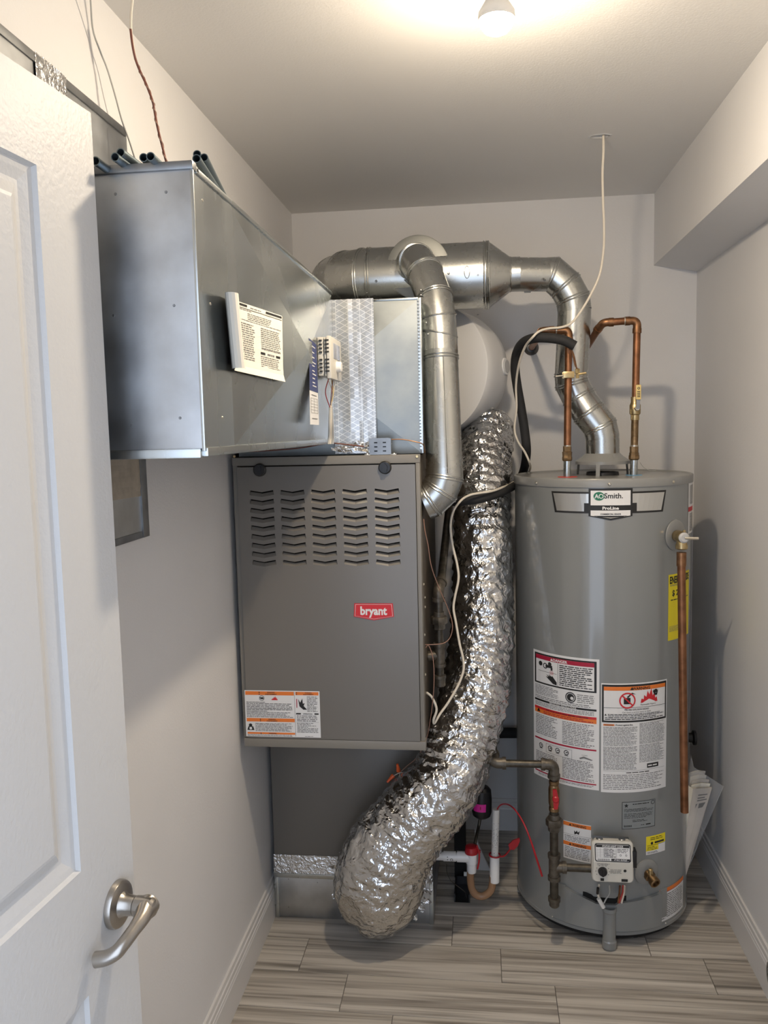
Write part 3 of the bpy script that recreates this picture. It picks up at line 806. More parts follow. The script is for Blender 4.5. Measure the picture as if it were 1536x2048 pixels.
# thermostat with its wires, and the long card behind it
def thermostat():
    x0, x1 = TX1+.0215, -.348
    ya, yb_, z0, z1 = 1.925, 2.070, 1.726, 1.822
    t = thing('thermostat', 'cream thermostat with small screen and dial mounted on the trunk duct', 'thermostat', (x0, (ya+yb_)/2, z0))
    build('base_plate', MB().box(x0, x0+.014, ya+.004, yb_-.004, z0+.003, z1-.002, 0, .002), 'cream', t)
    build('housing', MB().box(x0+.0155, x1-.012, ya+.002, yb_-.002, z0+.002, z1-.002, 0, .003), 'cream', t)
    build('front_cover', MB().box(x1-.011, x1, ya, yb_, z0-.004, z1, 0, .003), 'cream', t)
    for k in range(9):
        z = z0+.012+.009*k
        if 4 == k: continue
        build('vent_slot', MB().box(x0+.004, x0+.011, ya+.0015, ya+.005, z, z+.0035), 'p_black', t)
        build('vent_slot', MB().box(x0+.018, x0+.028, ya-.0005, ya+.003, z, z+.0035), 'p_black', t)
    build('screen', MB().box(x1-.002, x1+.001, ya+.035, yb_-.025, z1-.050, z1-.014, 0, .0005), 'screen', t)
    build('dial', MB().lathe((x1, (ya+yb_)/2+.005, z0+.028), (1, 0, 0), [(0, .014), (.010, .013), (.012, .011)], 24), 'white', t)
    rd = random.Random(2)
    cols = ['wire_white', 'wire_red', 'wire_yellow', 'wire_brown', 'wire_white']
    e = at(660, 816, x=x0+.012)
    for i in range(5):
        s0 = V((x0+.014+.003*i, 1.965+.011*i, z0+.002)); mid = (s0+e)/2+V((rd.uniform(-.006, .006), rd.uniform(-.03, .03), 0))
        build('lead_wire', MB().tube(spline([s0, mid, e+V((0, .002*i, 0))], 6), .0012, 6), cols[i], t)
    p = [e+V((0, .004, .004)), at(661, 848, x=x0+.010), at(661, 875, x=x0+.006), at(660, 888, x=x0+.004)]
    for i in range(4): build('wire_strand', MB().tube(spline([q+V((.001*i, .011*(i-1.5)*k, 0)) for q, k in zip(p, (.1, .8, 1.2, 1.4))], 6), .0028, 8), ('wire_grey', 'wire_white', 'wire_grey', 'p_lgrey')[i], t)
thermostat()
def card():
    x = -.3765
    a, bq, c, d = (at(617, 676, x=x), at(632, 689, x=x), at(638, 850, x=x), at(620, 849, x=x))
    t = thing('thermostat_card', 'narrow navy and white instruction card hanging behind the thermostat', 'card', d)
    def fn(u, v, w):
        p = d*(1-u)*(1-v)+c*u*(1-v)+bq*u*v+a*(1-u)*v; return V((x+w, p.y, p.z))
    Pp = Print(fn, .5); Pp.rect(0, 0, 1, 1, 'label_white', 1); build('card_sheet', Pp.mb, Pp.cols, t, smooth=False, fix=False)
    Pp = Print(fn, .5); Pp.rect(0, .40, 1, 1, 'p_blue', 2)
    for i, v in enumerate((.93, .86, .80, .74, .70, .64, .60, .55, .50, .46)): Pp.rect(.35, v, .35+(.3 if i % 3 else .45), v+.012, 'label_white', 3)
    for i in range(6): Pp.rect(.12, .14+.035*i, .88, .143+.035*i, 'p_grey', 3)
    for u in (.12, .48, .88): Pp.rect(u, .14, u+.02, .318, 'p_grey', 3)
    for v in (.35, .07): Pp.rect(.2, v, .8, v+.008, 'p_grey', 3)
    Pp.done('printed_face', t)
card()

# relay bracket standing on the furnace top in front of the plenum
def relay():
    c = at(761, 902, y=2.238)
    t = thing('relay_bracket', 'small slotted steel relay bracket on the furnace top edge', 'bracket', (c.x, 2.24, 1.530))
    def outl(x, z, w, h): return [(x-w/2, z-h/2), (x+w/2, z-h/2), (x+w/2, z+h/2), (x-w/2, z+h/2)]
    polys = [[(-.030, 0), (.030, 0), (.030, .044), (.020, .046), (.012, .0455), (-.012, .0455), (-.020, .046), (-.030, .044)]]
    for r in range(3):
        for s in (-1, 1): polys.append(outl(s*.012, .010+.0115*r, .009, .0035))
    b = sheet_with_holes(polys, .002, lambda x, y, z: (c.x+x, 2.232+z, 1.531+y)); build('slotted_plate', b, 'galv_dark', t)
    build('relay_body', MB().box(c.x-.027, c.x+.027, 2.2345, 2.2475, 1.531, 1.572, 0, .002), 'black', t)
    for s in (-1, 1):
        b = MB().box(c.x+s*.036-.008, c.x+s*.036+.008, 2.230, 2.250, 1.530, 1.5325, 0, .0005); b.lathe((c.x+s*.037, 2.2385, 1.5325), (0, 0, 1), [(0, .004), (.002, .003)], 10)
        build('mounting_foot', b, 'solder', t)
relay()

# ================================================================== flues
def flue(t, pts, R, beads=(), mat='flue', bead_r=.0036):
    """mitred round pipe: one elbow part per run"""
    b = MB().tube(pts, R, 40, 0, False)
    P = [V(p) for p in pts]
    for i in beads:
        a = (P[i]-P[i-1]).normalized() if i else (P[1]-P[0]).normalized(); c = (P[i+1]-P[i]).normalized() if i < len(P)-1 else a
        for k in (-1, 1): b.ring(P[i]+(a+c).normalized()*bead_r*1.1*k, a+c, R+.0004, bead_r*.72, 40, 8)
    return b
RS = .0525
main = thing('main_flue', 'horizontal galvanised main flue along the back wall with cone reducer and elbow to the heater', 'flue pipe', (-.19, 2.70, 1.96))
def make_main():
    y = 2.70; R = .102
    pl_ = at(720, 562, y=y); pr = at(968, 564, y=y)
    zl = pl_.z
    L0 = V((-.350, y, zl))
    b = flue(main, [L0, V((pr.x-.205, y, zl)), ], R, (0,)); build('pipe_section', b, 'flue', main, ang=15)
    b = flue(main, [V((pr.x-.210, y, zl)), V((pr.x+.004, y, zl))], R+.002, (0, 1)); build('tee_body', b, 'flue', main, ang=15)
    # elbow at the left end, turning back to the wall
    e = [L0+V((.035, 0, 0)), L0+V((-.02, 0, 0)), L0+V((-.075, .025, 0)), L0+V((-.115, .085, 0)), L0+V((-.12, .16, 0)), V((L0.x-.12, YB-.001, zl))]
    b = flue(main, e, R-.001, (1, 2, 3)); build('elbow', b, 'flue', main, ang=15)
    build('wall_collar', MB().lathe((L0.x-.12, YB-.001, zl), (0, -1, 0), [(0, .135), (.006, .135), (.0065, R)], 40), 'black', main)
    # reducer cone
    c0 = V((pr.x+.004, y, zl)); c1 = V((at(1021, 560, y=2.67).x, y-.012, zl-.003))
    b = MB(); u = 40; vs = []
    for c, r in ((c0, R+.001), (c0+V((.012, 0, 0)), R+.001), (c1, RS+.001), (c1+V((.03, 0, 0)), RS+.001)):
        for j in range(u): a = 2*PI*j/u; vs.append(c+V((0, math.cos(a)*r, math.sin(a)*r)))
    b.add(vs, [(i*u+j, i*u+(j+1) % u, (i+1)*u+(j+1) % u, (i+1)*u+j) for i in range(3) for j in range(u)])
    b.ring(c0+V((.010, 0, 0)), (1, 0, 0), R+.001, .004, 40); b.ring(c1, (1, 0, 0), RS, .003, 40)
    build('reducer_cone', b, 'flue', main, ang=15)
    # small flue on to the heater
    ya = 2.715
    p = [c1+V((.01, 0, 0)), V((at(1098, 558, y=ya).x, ya, zl-.004))]
    b = flue(main, p, RS, ()); cr = MB()
    build('small_pipe_section', b, 'flue', main, ang=15)
    cx = at(1055, 560, y=ya).x
    b = MB()
    for j in range(44):
        a = 2*PI*j/44; b.box(-.010, .010, -.0018, .0018, 0, .0022, 0, 0, Matrix.Translation(V((cx, ya, zl-.004)))@Matrix.Rotation(-a, 4, 'X')@Matrix.Translation(V((0, 0, RS-.0012))))
    o = build('crimped_ribs', b, 'flue', main, ang=15); o['kind'] = 'stuff'
    k = [p[1]+V((-.006, 0, 0)), p[1]+V((.012, 0, 0)), at(1131, 571, y=ya), at(1146, 598, y=ya), at(1149, 622, y=ya)]
    b = flue(main, k, RS+.001, (1, 2, 3)); build('elbow', b, 'flue', main, ang=12)
    k2 = [at(1149, 618, y=ya), at(1146, 690, y=ya), at(1142.5, 752, y=ya)]
    b = flue(main, k2, RS, (2,)); build('pipe_section', b, 'flue', main, ang=15)
    k3 = [at(1142.5, 745, y=ya), at(1144, 768, y=ya), at(1158, 796, y=ya), at(1178, 826, y=2.70), at(1200, 853, y=2.70), at(1205, 876, y=2.70)]
    b = flue(main, k3, RS+.001, (1, 2, 3, 4)); build('offset_elbow', b, 'flue', main, ang=12)
    k4 = [at(1204.5, 868, y=2.70), at(1205, 908, y=2.70)]
    b = flue(main, k4, RS+.0005, ()); build('collar', b, 'flue', main, ang=15)
    # embossed ovals and rivets
    b = MB()
    for (px, py) in ((733, 573), (934, 545)):
        c = at(px, py, y=y-R+.004)
        pts = [V((c.x+.008*math.cos(a*PI/12), 0, c.z+.018*math.sin(a*PI/12))) for a in range(25)]
        for q in pts: q.y = y-math.sqrt(max(0, (R+.0015)**2-(q.z-zl)**2))
        build('embossed_oval', MB().tube(pts, .0011, 6, 0, False), 'flue', main)
    for px, py, rr in ((752, 562, R), (956, 550, R), (956, 620, R), (1046, 570, RS), (1090, 559, RS)):
        c = at(px, py, y=y-rr); dz = c.z-zl
        q = V((c.x, y-math.sqrt(max(1e-5, rr*rr-dz*dz)), c.z)); n = V((0, q.y-y, q.z-zl)).normalized()
        build('rivet', MB().lathe(q, n, [(0, .004), (.0025, .0025)], 10), 'galv_dark', main)
    return zl, y, R
ZM, YM, RM = make_main()

vent = thing('furnace_vent_pipe', 'galvanised furnace vent pipe rising from the furnace side to the round tee', 'flue pipe', at(889, 1035, y=2.33))
def make_vent():
    tc = at(836, 535, y=2.615)
    b = MB().lathe((tc.x, YM-.03, tc.z), (0, -1, 0), [(0, RM-.006), (YM-.03-2.615, RM-.006), (YM-.03-2.613, RM-.004), (YM-.03-2.609, RM-.004), (YM-.03-2.608, RM-.007), (YM-.03-2.6075, .062), (YM-.03-2.600, .058)], 48)
    build('tee_branch', b, 'flue_toned', vent, ang=20)
    a0 = V((at(824, 525, y=2.585).x, 2.60, at(824, 525, y=2.585).z))
    pts = [a0, at(833, 523, y=2.545), at(850, 548, y=2.475), at(869, 596, y=2.425), at(875, 634, y=2.405), at(878, 668, y=2.395), at(879.5, 706, y=2.385)]
    b = flue(vent, pts, RS, (1, 2, 3)); build('adjustable_elbow', b, 'flue', vent, ang=12)
    r2 = MB()
    for i, (dx, dz) in ((4, (.02, -.12)), (5, (.0, .22))):
        r2 = MB().ring(pts[i], V((dz, 0, 1)), RS+.0006, .003, 40); build('joint_bead', r2, 'flue', vent)
    p2 = [at(879.3, 700, y=2.386), at(880, 716, y=2.384), at(889, 945, y=2.335)]
    b = flue(vent, p2, RS-.0005, (1,)); build('pipe_section', b, 'flue', vent, ang=15)
    # seam strip down the pipe
    d = (p2[2]-p2[1]); c = [p2[1]+d*t+V((.012, -RS+.0012, 0)) for t in (0, 1)]
    build('lock_seam', MB().tube(c, .0022, 6), 'flue', vent)
    p3 = [at(888.6, 938, y=2.337), at(889, 956, y=2.334), at(880, 980, y=2.33), at(862, 998, y=2.33), V((FX1+.006, 2.33, at(845, 1003, y=2.33).z))]
    b = flue(vent, p3, RS+.001, (1, 2, 3)); build('lower_elbow', b, 'flue', vent, ang=12)
    for px, py in ((842, 580), (842, 590), (897, 546), (872, 554), (891, 695), (893, 695), (902, 930), (853, 645), (856, 668)):
        ax = None
        best = min(range(len(pts+p2)-1), key=lambda i: abs(proj_y((pts+p2)[i])-py))
        c0 = (pts+p2)[best]; q = at(px, py, y=c0.y-RS*.86)
        build('rivet', MB().lathe(q, (0, -1, .1), [(-.006, .0035), (.0, .0035), (.0022, .002)], 10), 'galv_dark' if py in (580, 590, 930) else 'flue', vent)
def proj_y(p):
    d = np.array([p.x, p.y, p.z-EYE]); return 1024+FPX*float(AX[1]@d)/float(AX[2]@d)
make_vent()

# white round drum behind the vent pipe
def drum():
    R0 = .222; d = .17
    c0 = V((-.163, 2.867, at(900, 741, y=2.86).z)); ax = V((.53, .85, -.03)).normalized()
    t = thing('round_drum_housing', 'white round drum housing with grey side plug behind the vent pipe', 'duct housing', c0-V((0, 0, R0)))
    b = MB().lathe(c0, ax, [(0, .0001), (.0, R0-.006), (.002, R0-.001), (.005, R0), (.04, R0*.995), (d*.7, R0*.96), (d, R0*.90), (d+.004, R0*.88), (d+.004, .0001)], 72)
    build('drum_shell', b, 'drum', t, ang=35)
    sd = V((ax.y, -ax.x, .06)).normalized()
    pc = c0+ax*(d*.80)+sd*(R0*.945); n = (sd+ax*.10).normalized()
    b = MB().lathe(pc-n*.02, n, [(0, .030), (.020, .030), (.025, .028), (.0255, .022)], 28); build('plug_rim', b, 'drum', t)
    build('side_plug', MB().lathe(pc+n*.005, n, [(0, .0225), (.003, .021), (.003, .0001)], 24), 'p_lgrey', t)
drum()

# ================================================================== crinkled foil flex duct
def flex():
    ctl = [((-.335, 2.498, .142), .112), ((-.335, 2.452, .146), .122), ((-.334, 2.40, .168), .130), ((-.322, 2.365, .235), .131), ((-.288, 2.352, .33), .126), ((-.202, 2.352, .44), .112), ((-.122, 2.365, .535), .103),
           ((-.073, 2.42, .640), .104), ((-.031, 2.48, .765), .101), ((-.006, 2.545, .905), .096), ((.002, 2.60, 1.125), .089), ((.002, 2.68, 1.33), .083), ((.012, 2.82, 1.50), .084), ((.03, 2.93, 1.60), .086)]
    SUB = 36
    path = spline([c for c, r in ctl], SUB); rad = lerp_list([r for c, r in ctl], SUB)
    n = 168; k = len(path); vs = []
    T = [(path[min(i+1, k-1)]-path[max(i-1, 0)]).normalized() for i in range(k)]
    u, v, _ = frame(T[0]); prev = T[0]; s = 0
    S = [0]
    for i in range(1, k): S.append(S[-1]+(path[i]-path[i-1]).length)
    for i in range(k):
        q = prev.rotation_difference(T[i]); u = q @ u; v = q @ v; prev = T[i]
        low = max(0, min(1, (.62-path[i].z)/.4))            # the lower run is smoother and looser
        rib = .0022*math.sin(2*PI*S[i]/.034)*(1-.75*low)
        for j in range(n):
            a = 2*PI*j/n; d = u*math.cos(a)+v*math.sin(a)
            p0 = path[i]+d*rad[i]
            # folds running mostly round the duct: noise stretched along the circumference
            w1 = noise.noise(V((S[i]*36+1.6*noise.noise(p0*9), math.cos(a)*1.9, math.sin(a)*1.9+4)))
            w2 = noise.noise(V((S[i]*95, math.cos(a)*4.2+7, math.sin(a)*4.2)))
            w3 = noise.noise(p0*11)
            w4 = 1-abs(noise.noise(p0*V((34, 34, 48)).length*.55))
            cr = .0060*(1-1.8*abs(w1))*(1-.45*low)+.0030*(1-2*abs(w2))*(1-.35*low)+.007*w3+.0026*(w4-.7)
            if low > 0:
                cr += low*.0045*(1-2.2*abs(noise.noise(V((S[i]*22+1.5*math.sin(a*2), math.cos(a)*3.2, math.sin(a)*3.2)))))
            vs.append(p0+d*(rib+cr))
    mb = MB(); mb.add(vs, [(i*n+j, i*n+(j+1) % n, (i+1)*n+(j+1) % n, (i+1)*n+j) for i in range(k-1) for j in range(n)])
    t = thing('flexible_foil_duct', 'crinkled silver foil flexible duct curving down to the return box', 'flexible duct', (-.335, 2.42, .01))
    build('foil_jacket', mb, 'foil', t, ang=38)
    b = MB().lathe((-.335, 2.4985, .142), (0, -1, 0), [(0, .128), (.0005, .130), (.006, .128), (.018, .118)], 48); build('starting_collar', b, 'galv', t)
    # torn tape flaps round the collar
    rd = random.Random(11)
    for i in range(15):
        a = [2.4, 2.75, 3.1, 3.4, 3.9, -.75, -.55, -.3, -.05, .2, .45, -1.2, 4.4, .62, 2.1][i]; R = .122+.02*rd.random(); L_ = rd.uniform(.02, .045); w = rd.uniform(.016, .03)
        o = V((-.335+math.cos(a)*R, 2.470+.02*rd.random(), max(.03, .142+math.sin(a)*R))); e = V((math.cos(a), -.5*rd.random(), math.sin(a))).normalized(); s = V((-math.sin(a), .2, math.cos(a)))
        m = MB(); g = []
        for y in range(4):
            for x in range(4):
                q = o+e*L_*(y/3)+s*w*(x/3-.5)*(1-.25*y/3); q += V((rd.uniform(-1, 1), rd.uniform(-1, 1), rd.uniform(-1, 1)))*.0045; q.z = max(q.z, .004); q.y = min(q.y, 2.494); g.append(q)
        m.add(g, [(y*4+x, y*4+x+1, y*4+x+5, y*4+x+4) for y in range(3) for x in range(3)])
        build('torn_foil_flap', m, 'foil_tape', t, smooth=False, fix=False)
flex()

# ================================================================== water heater
HC = V((.386, 2.705, 0)); HR = .2765
HZ0, HZL, HZ1 = .040, 1.4165, 1.442         # skirt bottom, lid seam, lid top
def hp(th, z, r=HR): return V((HC.x+r*math.sin(th), HC.y-r*math.cos(th), z))
def hit(px, py, r=HR):
    """angle and height where a measured sight line meets the heater jacket"""
    k = ray(px, py); a = k[0]**2+k[1]**2; b = -2*(k[0]*HC.x+k[1]*HC.y); c = HC.x**2+HC.y**2-r*r
    t = (-b-math.sqrt(max(0, b*b-4*a*c)))/(2*a)
    return math.atan2(k[0]*t-HC.x, -(k[1]*t-HC.y)), EYE+k[2]*t
wh = thing('water_heater', 'tall round grey gas water heater covered in warning labels', 'water heater', (HC.x, HC.y, 0))
def arc_patch(mb, t0, t1, zb, zt, r, n=24, thick=.003, mi=0):
    """curved plate on the jacket; zb, zt are functions of the angle"""
    vs = []
    for i in range(n+1):
        t = t0+(t1-t0)*i/n
        for z, rr in ((zb(t), r+thick), (zt(t), r+thick), (zt(t), r), (zb(t), r)): vs.append(hp(t, z, rr))
    fs = [(i*4+a, (i+1)*4+a, (i+1)*4+(a+1) % 4, i*4+(a+1) % 4) for i in range(n) for a in range(4)]
    mb.add(vs, fs+[(0, 1, 2, 3), (n*4+3, n*4+2, n*4+1, n*4)], mi)
def make_heater():
    up = (0, 0, 1)
    b = MB().lathe((HC.x, HC.y, HZ0), up, [(0, HR-.012), (0, HR+.002), (.010, HR+.002), (.012, HR), (HZL-HZ0, HR), (HZL-HZ0, HR-.02)], 128)
    build('jacket', b, 'heater', wh, ang=30)
    b = MB().lathe((HC.x, HC.y, HZL), up, [(0, HR-.01), (.0, HR+.0025), (.002, HR+.003), (.021, HR+.003), (.0245, HR+.0015), (.026, HR-.003), (.0215, HR-.008), (.0215, .0001)], 128)
    build('lid', b, 'heater_lid', wh, ang=30)
    b = MB().lathe((HC.x, HC.y, .022), up, [(0, HR-.02), (.0, HR-.012), (.018, HR-.012)], 96); build('dark_gap_ring', b, 'void', wh)  # near-black ring paints the dark gap under the skirt
    for a in (-.9, .35, 2.2, 3.6): build('foot', MB().lathe(hp(a, 0, HR-.06), up, [(0, .02), (.022, .02)], 16), 'black', wh)
    for px, py in ((1073, 965), (1219, 971), (1347, 962)):
        th, z = hit(px, py, HR+.003); build('lid_screw', MB().lathe(hp(th, HZL+.010, HR+.003), hp(th, 0, 1)-HC, [(0, .0045), (.002, .004), (.0035, .002)], 12), 'solder', wh)
    for px, py in ((1105, 1833), (1331, 1846)):
        th, z = hit(px, py); build('skirt_screw', MB().lathe(hp(th, z, HR+.0005), hp(th, 0, 1)-HC, [(0, .003), (.002, .0015)], 10), 'solder', wh)
    # draft hood on three legs over the flue opening
    zt = HZL+.0215
    hx, hy = at(1205, 908, y=2.70).x, 2.70
    hz = at(1205, 905, y=2.70).z-.002
    b = MB().lathe((hx, hy, 0), up, [(hz, RS+.002), (hz-.004, RS+.006), (hz-.010, RS+.012), (hz-.022, RS+.030), (hz-.0245, RS+.033), (hz-.034, RS+.033), (hz-.034, RS+.031), (hz-.024, RS+.031), (hz-.010, RS+.010), (hz-.004, RS+.004)], 56)
    dh = build('draft_hood', b, 'heater_lid', wh, ang=25)
    for a in (-.30, -2.2, 1.9):
        d = V((math.sin(a), -math.cos(a), 0)); s = V((d.y, -d.x, 0)); q = V((hx, hy, 0))+d*(RS+.0318)
        mb = MB().prism([q-s*.006+V((0, 0, hz-.03)), q+s*.006+V((0, 0, hz-.03)), q+s*.006+d*.004+V((0, 0, zt)), q-s*.006+d*.004+V((0, 0, zt))], d*.0018)
        build('hood_leg', mb, 'heater_lid', dh)
    b = MB().lathe((hx, hy, zt+.0003), up, [(0, .052), (.010, .050), (.012, .044), (.012, .0001)], 40); build('dark_flue_opening', b, 'black', wh)  # black disc stands in for the dark flue opening under the hood
    # coloured discs round the nipples
    for px, py, mt in ((1135, 939, 'redtint'), (1268, 938, 'bluetint')):
        yd = 2.612 if px < 1200 else 2.65
        build('temperature_disc', MB().lathe((at(px, 930, y=yd).x, yd, zt+.0003), up, [(0, .031 if px < 1200 else .026), (.0012, .030 if px < 1200 else .025), (.0012, .0001)], 24), mt, wh, label='red hot-side disc' if px < 1200 else 'blue cold-side disc')
    b = MB().tube(spline([at(1280, 925, y=2.65), at(1288, 935, y=2.66), at(1300, 941, y=2.66), at(1312, 941, y=2.66)], 5), .0009, 6); build('wire_seal', b, 'wire_grey', wh)

    # ---- labels: printed on the jacket
    fn = lambda u, v, w: hp(u/HR, v, HR+w+.0003)
    def U(px, py): t, z = hit(px, py); return t*HR, z
    # top banner
    L0, z1 = U(1103, 983); R1, _ = U(1332, 986); _, z0 = U(1221, 1027); _, zt_ = U(1221, 979); _, zb_ = U(1221, 1038); a0, _ = U(1180, 1000); a1, _ = U(1262, 1000)
    P_ = Print(fn, .02)
    z1 = zt_-.007; cx = (a0+a1)/2; k = .016
    def trap(e, col, l):
        uu0, uu1 = L0+e*1.2, R1-e*1.2; n = 20
        for i in range(n):
            f0, f1 = i/n, (i+1)/n
            P_.poly([(uu0+k*.75+(uu1-uu0-1.5*k)*f0, z0+e), (uu0+k*.75+(uu1-uu0-1.5*k)*f1, z0+e), (uu0+(uu1-uu0)*f1, z1-e), (uu0+(uu1-uu0)*f0, z1-e)], col, l)
    trap(0, 'p_black', 1); trap(.0055, 'p_steel', 2)
    P_.rect(a0-.017, z0+.001, a1+.017, z0+.030, 'p_black', 3)
    P_.rect(a0-.004, zb_+.008, a1+.004, zt_+.003, 'p_black', 4)
    for f0, f1 in ((0, .25), (.25, .5), (.5, .75), (.75, 1)):
        w_ = a1-a0+.008; dz = lambda f: zb_+.008-.012*(1-abs(2*f-1))
        P_.poly([(a0-.004+w_*f0, dz(f0)), (a0-.004+w_*f1, dz(f1)), (a0-.004+w_*f1, zb_+.0081), (a0-.004+w_*f0, zb_+.0081)], 'p_black', 4)
    P_.rect(a0+.002, z0+.024, a1-.002, zt_-.003, 'label_white', 5)
    P_.rect(a0+.002, zb_+.0095, a1-.002, z0+.009, 'label_white', 5); P_.poly([(a0+.003, zb_+.0096), (cx, zb_+.0025), (a1-.003, zb_+.0096)], 'label_white', 7)
    lw = a1-a0; gx = a0+.0255
    P_.disc(gx, zt_-.0195, .0155, 'p_green', 6, 28, .82)
    P_.text('A', gx-.0065, zt_-.0255, .0125, 'label_white', 7, bold=.02); P_.circ(gx+.0060, zt_-.0195, .0068, .0022, 'label_white', 7)
    P_.text('Smith.', gx+.0145, zt_-.0255, .0155, 'p_black', 7, 'L', bold=.015, maxw=a1-gx-.020)
    P_.text('ProLine', cx, z0+.0118, .0085, 'label_white', 7, bold=.045, wide=1.25)
    P_.text('COMMERCIAL GRADE', cx, zb_+.0125, .0042, 'p_black', 7, bold=.03, maxw=lw*.74)
    P_.done('brand_banner', wh, 'silver and black banner badge with green oval logo')

    # left instruction label
    def label_box(tl, br):
        u0, z1 = U(*tl); u1, z0 = U(*br); return u0, z0, u1, z1
    u0, z0, u1, z1 = label_box((1067.3, 1297), (1198, 1581)); z0 = U(1198, 1581)[1]
    P_ = Print(fn, .02); X = lambda t: u0+(u1-u0)*t; Z = lambda t: z1-(z1-z0)*t; w = u1-u0
    P_.sheet(u0, z0, u1, z1, 'label_white')
    P_.rect(X(.03), Z(.255), X(.965), Z(.018), 'p_black', 2); P_.rect(X(.06), Z(.243), X(.935), Z(.030), 'label_white', 3); P_.rect(X(.06), Z(.062), X(.935), Z(.030), 'p_crimson', 4)
    P_.text('DANGER', X(.47), Z(.057), .0085, 'label_white', 5, bold=.03); P_.tri(X(.34), Z(.057), .0085, 'label_white', 5)
    P_.rect(X(.435), Z(.243), X(.44), Z(.064), 'p_black', 4)
    # tap and hand pictogram
    P_.disc(X(.15), Z(.095), .0075, 'p_black', 5); P_.disc(X(.31), Z(.085), .0065, 'p_black', 5); P_.circ(X(.235), Z(.105), .009, .003, 'p_black', 5); P_.rect(X(.24), Z(.115), X(.35), Z(.095), 'p_black', 5); P_.rect(X(.325), Z(.132), X(.355), Z(.11), 'p_black', 5)
    P_.lines(X(.31), Z(.165), X(.37), Z(.135), 5, 'p_red', 5, .3, seed=3); P_.rect(X(.11), Z(.153), X(.42), Z(.150), 'p_grey', 5)
    P_.poly([(X(.42), Z(.238)), (X(.36), Z(.232)), (X(.28), Z(.20)), (X(.245), Z(.185)), (X(.29), Z(.187)), (X(.25), Z(.17)), (X(.31), Z(.18)), (X(.29), Z(.163)), (X(.34), Z(.18)), (X(.35), Z(.172)), (X(.42), Z(.215))], 'p_black', 5)
    P_.lines(X(.46), Z(.235), X(.92), Z(.07), 11, 'p_black', 5, .5, seed=21)
    P_.lines(X(.04), Z(.345), X(.45), Z(.265), 7, 'p_grey', 2, .5, seed=22); P_.circ(X(.62), Z(.310), .0165, .003, 'p_black', 3); P_.disc(X(.62), Z(.310), .0115, 'p_black', 3); P_.disc(X(.64), Z(.315), .005, 'label_white', 4); P_.lines(X(.71), Z(.345), X(.94), Z(.275), 5, 'p_grey', 2, .5, seed=23)
    P_.lines(X(.04), Z(.375), X(.9), Z(.350), 2, 'p_grey', 2, .5, seed=24)
    P_.rect(X(.03), Z(.395), X(.965), Z(.380), 'p_black', 2); P_.text('IMPORTANT INSTRUCTIONS', X(.5), Z(.3925), .0050, 'label_white', 3, bold=.02, maxw=w*.5)
    P_.lines(X(.04), Z(.432), X(.95), Z(.400), 3, 'p_grey', 2, .5, seed=25)
    P_.rect(X(.03), Z(.490), X(.965), Z(.440), 'p_orange', 2); P_.rect(X(.03), Z(.458), X(.965), Z(.440), 'p_red', 3); P_.tri(X(.11), Z(.480), .012, 'p_black', 4)
    P_.text('FOR YOUR SAFETY READ BEFORE OPERATING', X(.55), Z(.4565), .0048, 'p_black', 4, bold=.02, maxw=w*.75); P_.lines(X(.2), Z(.487), X(.93), Z(.462), 2, 'p_crimson', 4, .5, seed=26)
    P_.lines(X(.05), Z(.66), X(.43), Z(.50), 12, 'p_grey', 2, .5, seed=27); P_.lines(X(.50), Z(.68), X(.94), Z(.50), 14, 'p_grey', 2, .5, seed=28)
    P_.rect(X(.03), Z(.700), X(.965), Z(.688), 'p_crimson', 2)
    for q in (.15, .31, .43, .56): P_.circ(X(q), Z(.745), .008, .0022, 'p_black', 3); P_.rect(X(q)-.006, Z(.77), X(q)+.006, Z(.764), 'p_grey', 3); P_.poly([(X(q)-.004, Z(.75)), (X(q)+.006, Z(.745)), (X(q)+.002, Z(.738))], 'p_black', 3)
    P_.frame(X(.24), Z(.785), X(.64), Z(.715), .0008, 'p_grey', 3); P_.poly([(X(.74), Z(.765)), (X(.80), Z(.75)), (X(.92), Z(.77)), (X(.90), Z(.775)), (X(.8), Z(.765)), (X(.75), Z(.775))], 'p_grey', 3); P_.text('CLOSED', X(.81), Z(.745), .0035, 'p_grey', 3)
    P_.lines(X(.05), Z(.945), X(.43), Z(.795), 12, 'p_grey', 2, .5, seed=29); P_.lines(X(.50), Z(.945), X(.94), Z(.785), 13, 'p_grey', 2, .5, seed=30)
    P_.rect(X(.03), Z(.963), X(.965), Z(.953), 'p_crimson', 2); P_.lines(X(.10), Z(.985), X(.93), Z(.968), 2, 'p_grey', 2, .5, seed=31)
    P_.done('danger_label', wh, 'tall white label with a red DANGER heading')

    # right warning label
    u0, z0, u1, z1 = label_box((1202.5, 1366), (1331, 1573))
    P_ = Print(fn, .02); X = lambda t: u0+(u1-u0)*t; Z = lambda t: z1-(z1-z0)*t; w = u1-u0
    P_.sheet(u0, z0, u1, z1, 'label_white')
    P_.rect(X(.01), Z(.355), X(.985), Z(.012), 'p_black', 2); P_.rect(X(.035), Z(.338), X(.96), Z(.030), 'label_white', 3); P_.rect(X(.035), Z(.065), X(.96), Z(.030), 'p_orange', 4)
    P_.text('WARNING', X(.56), Z(.061), .0085, 'p_black', 5, bold=.03); P_.tri(X(.42), Z(.061), .0085, 'p_black', 5)
    cx, cz = X(.36), Z(.155)
    P_.rect(cx-.011, cz-.011, cx+.009, cz+.008, 'p_black', 5); P_.poly([(cx+.002, cz+.008), (cx+.014, cz+.020), (cx+.026, cz+.018), (cx+.014, cz+.024), (cx-.002, cz+.011)], 'p_black', 5)
    P_.circ(cx, cz, .0245, .0042, 'p_red', 6, 28); P_.poly([(cx-.018, cz+.015), (cx-.015, cz+.018), (cx+.018, cz-.015), (cx+.015, cz-.018)], 'p_red', 7)
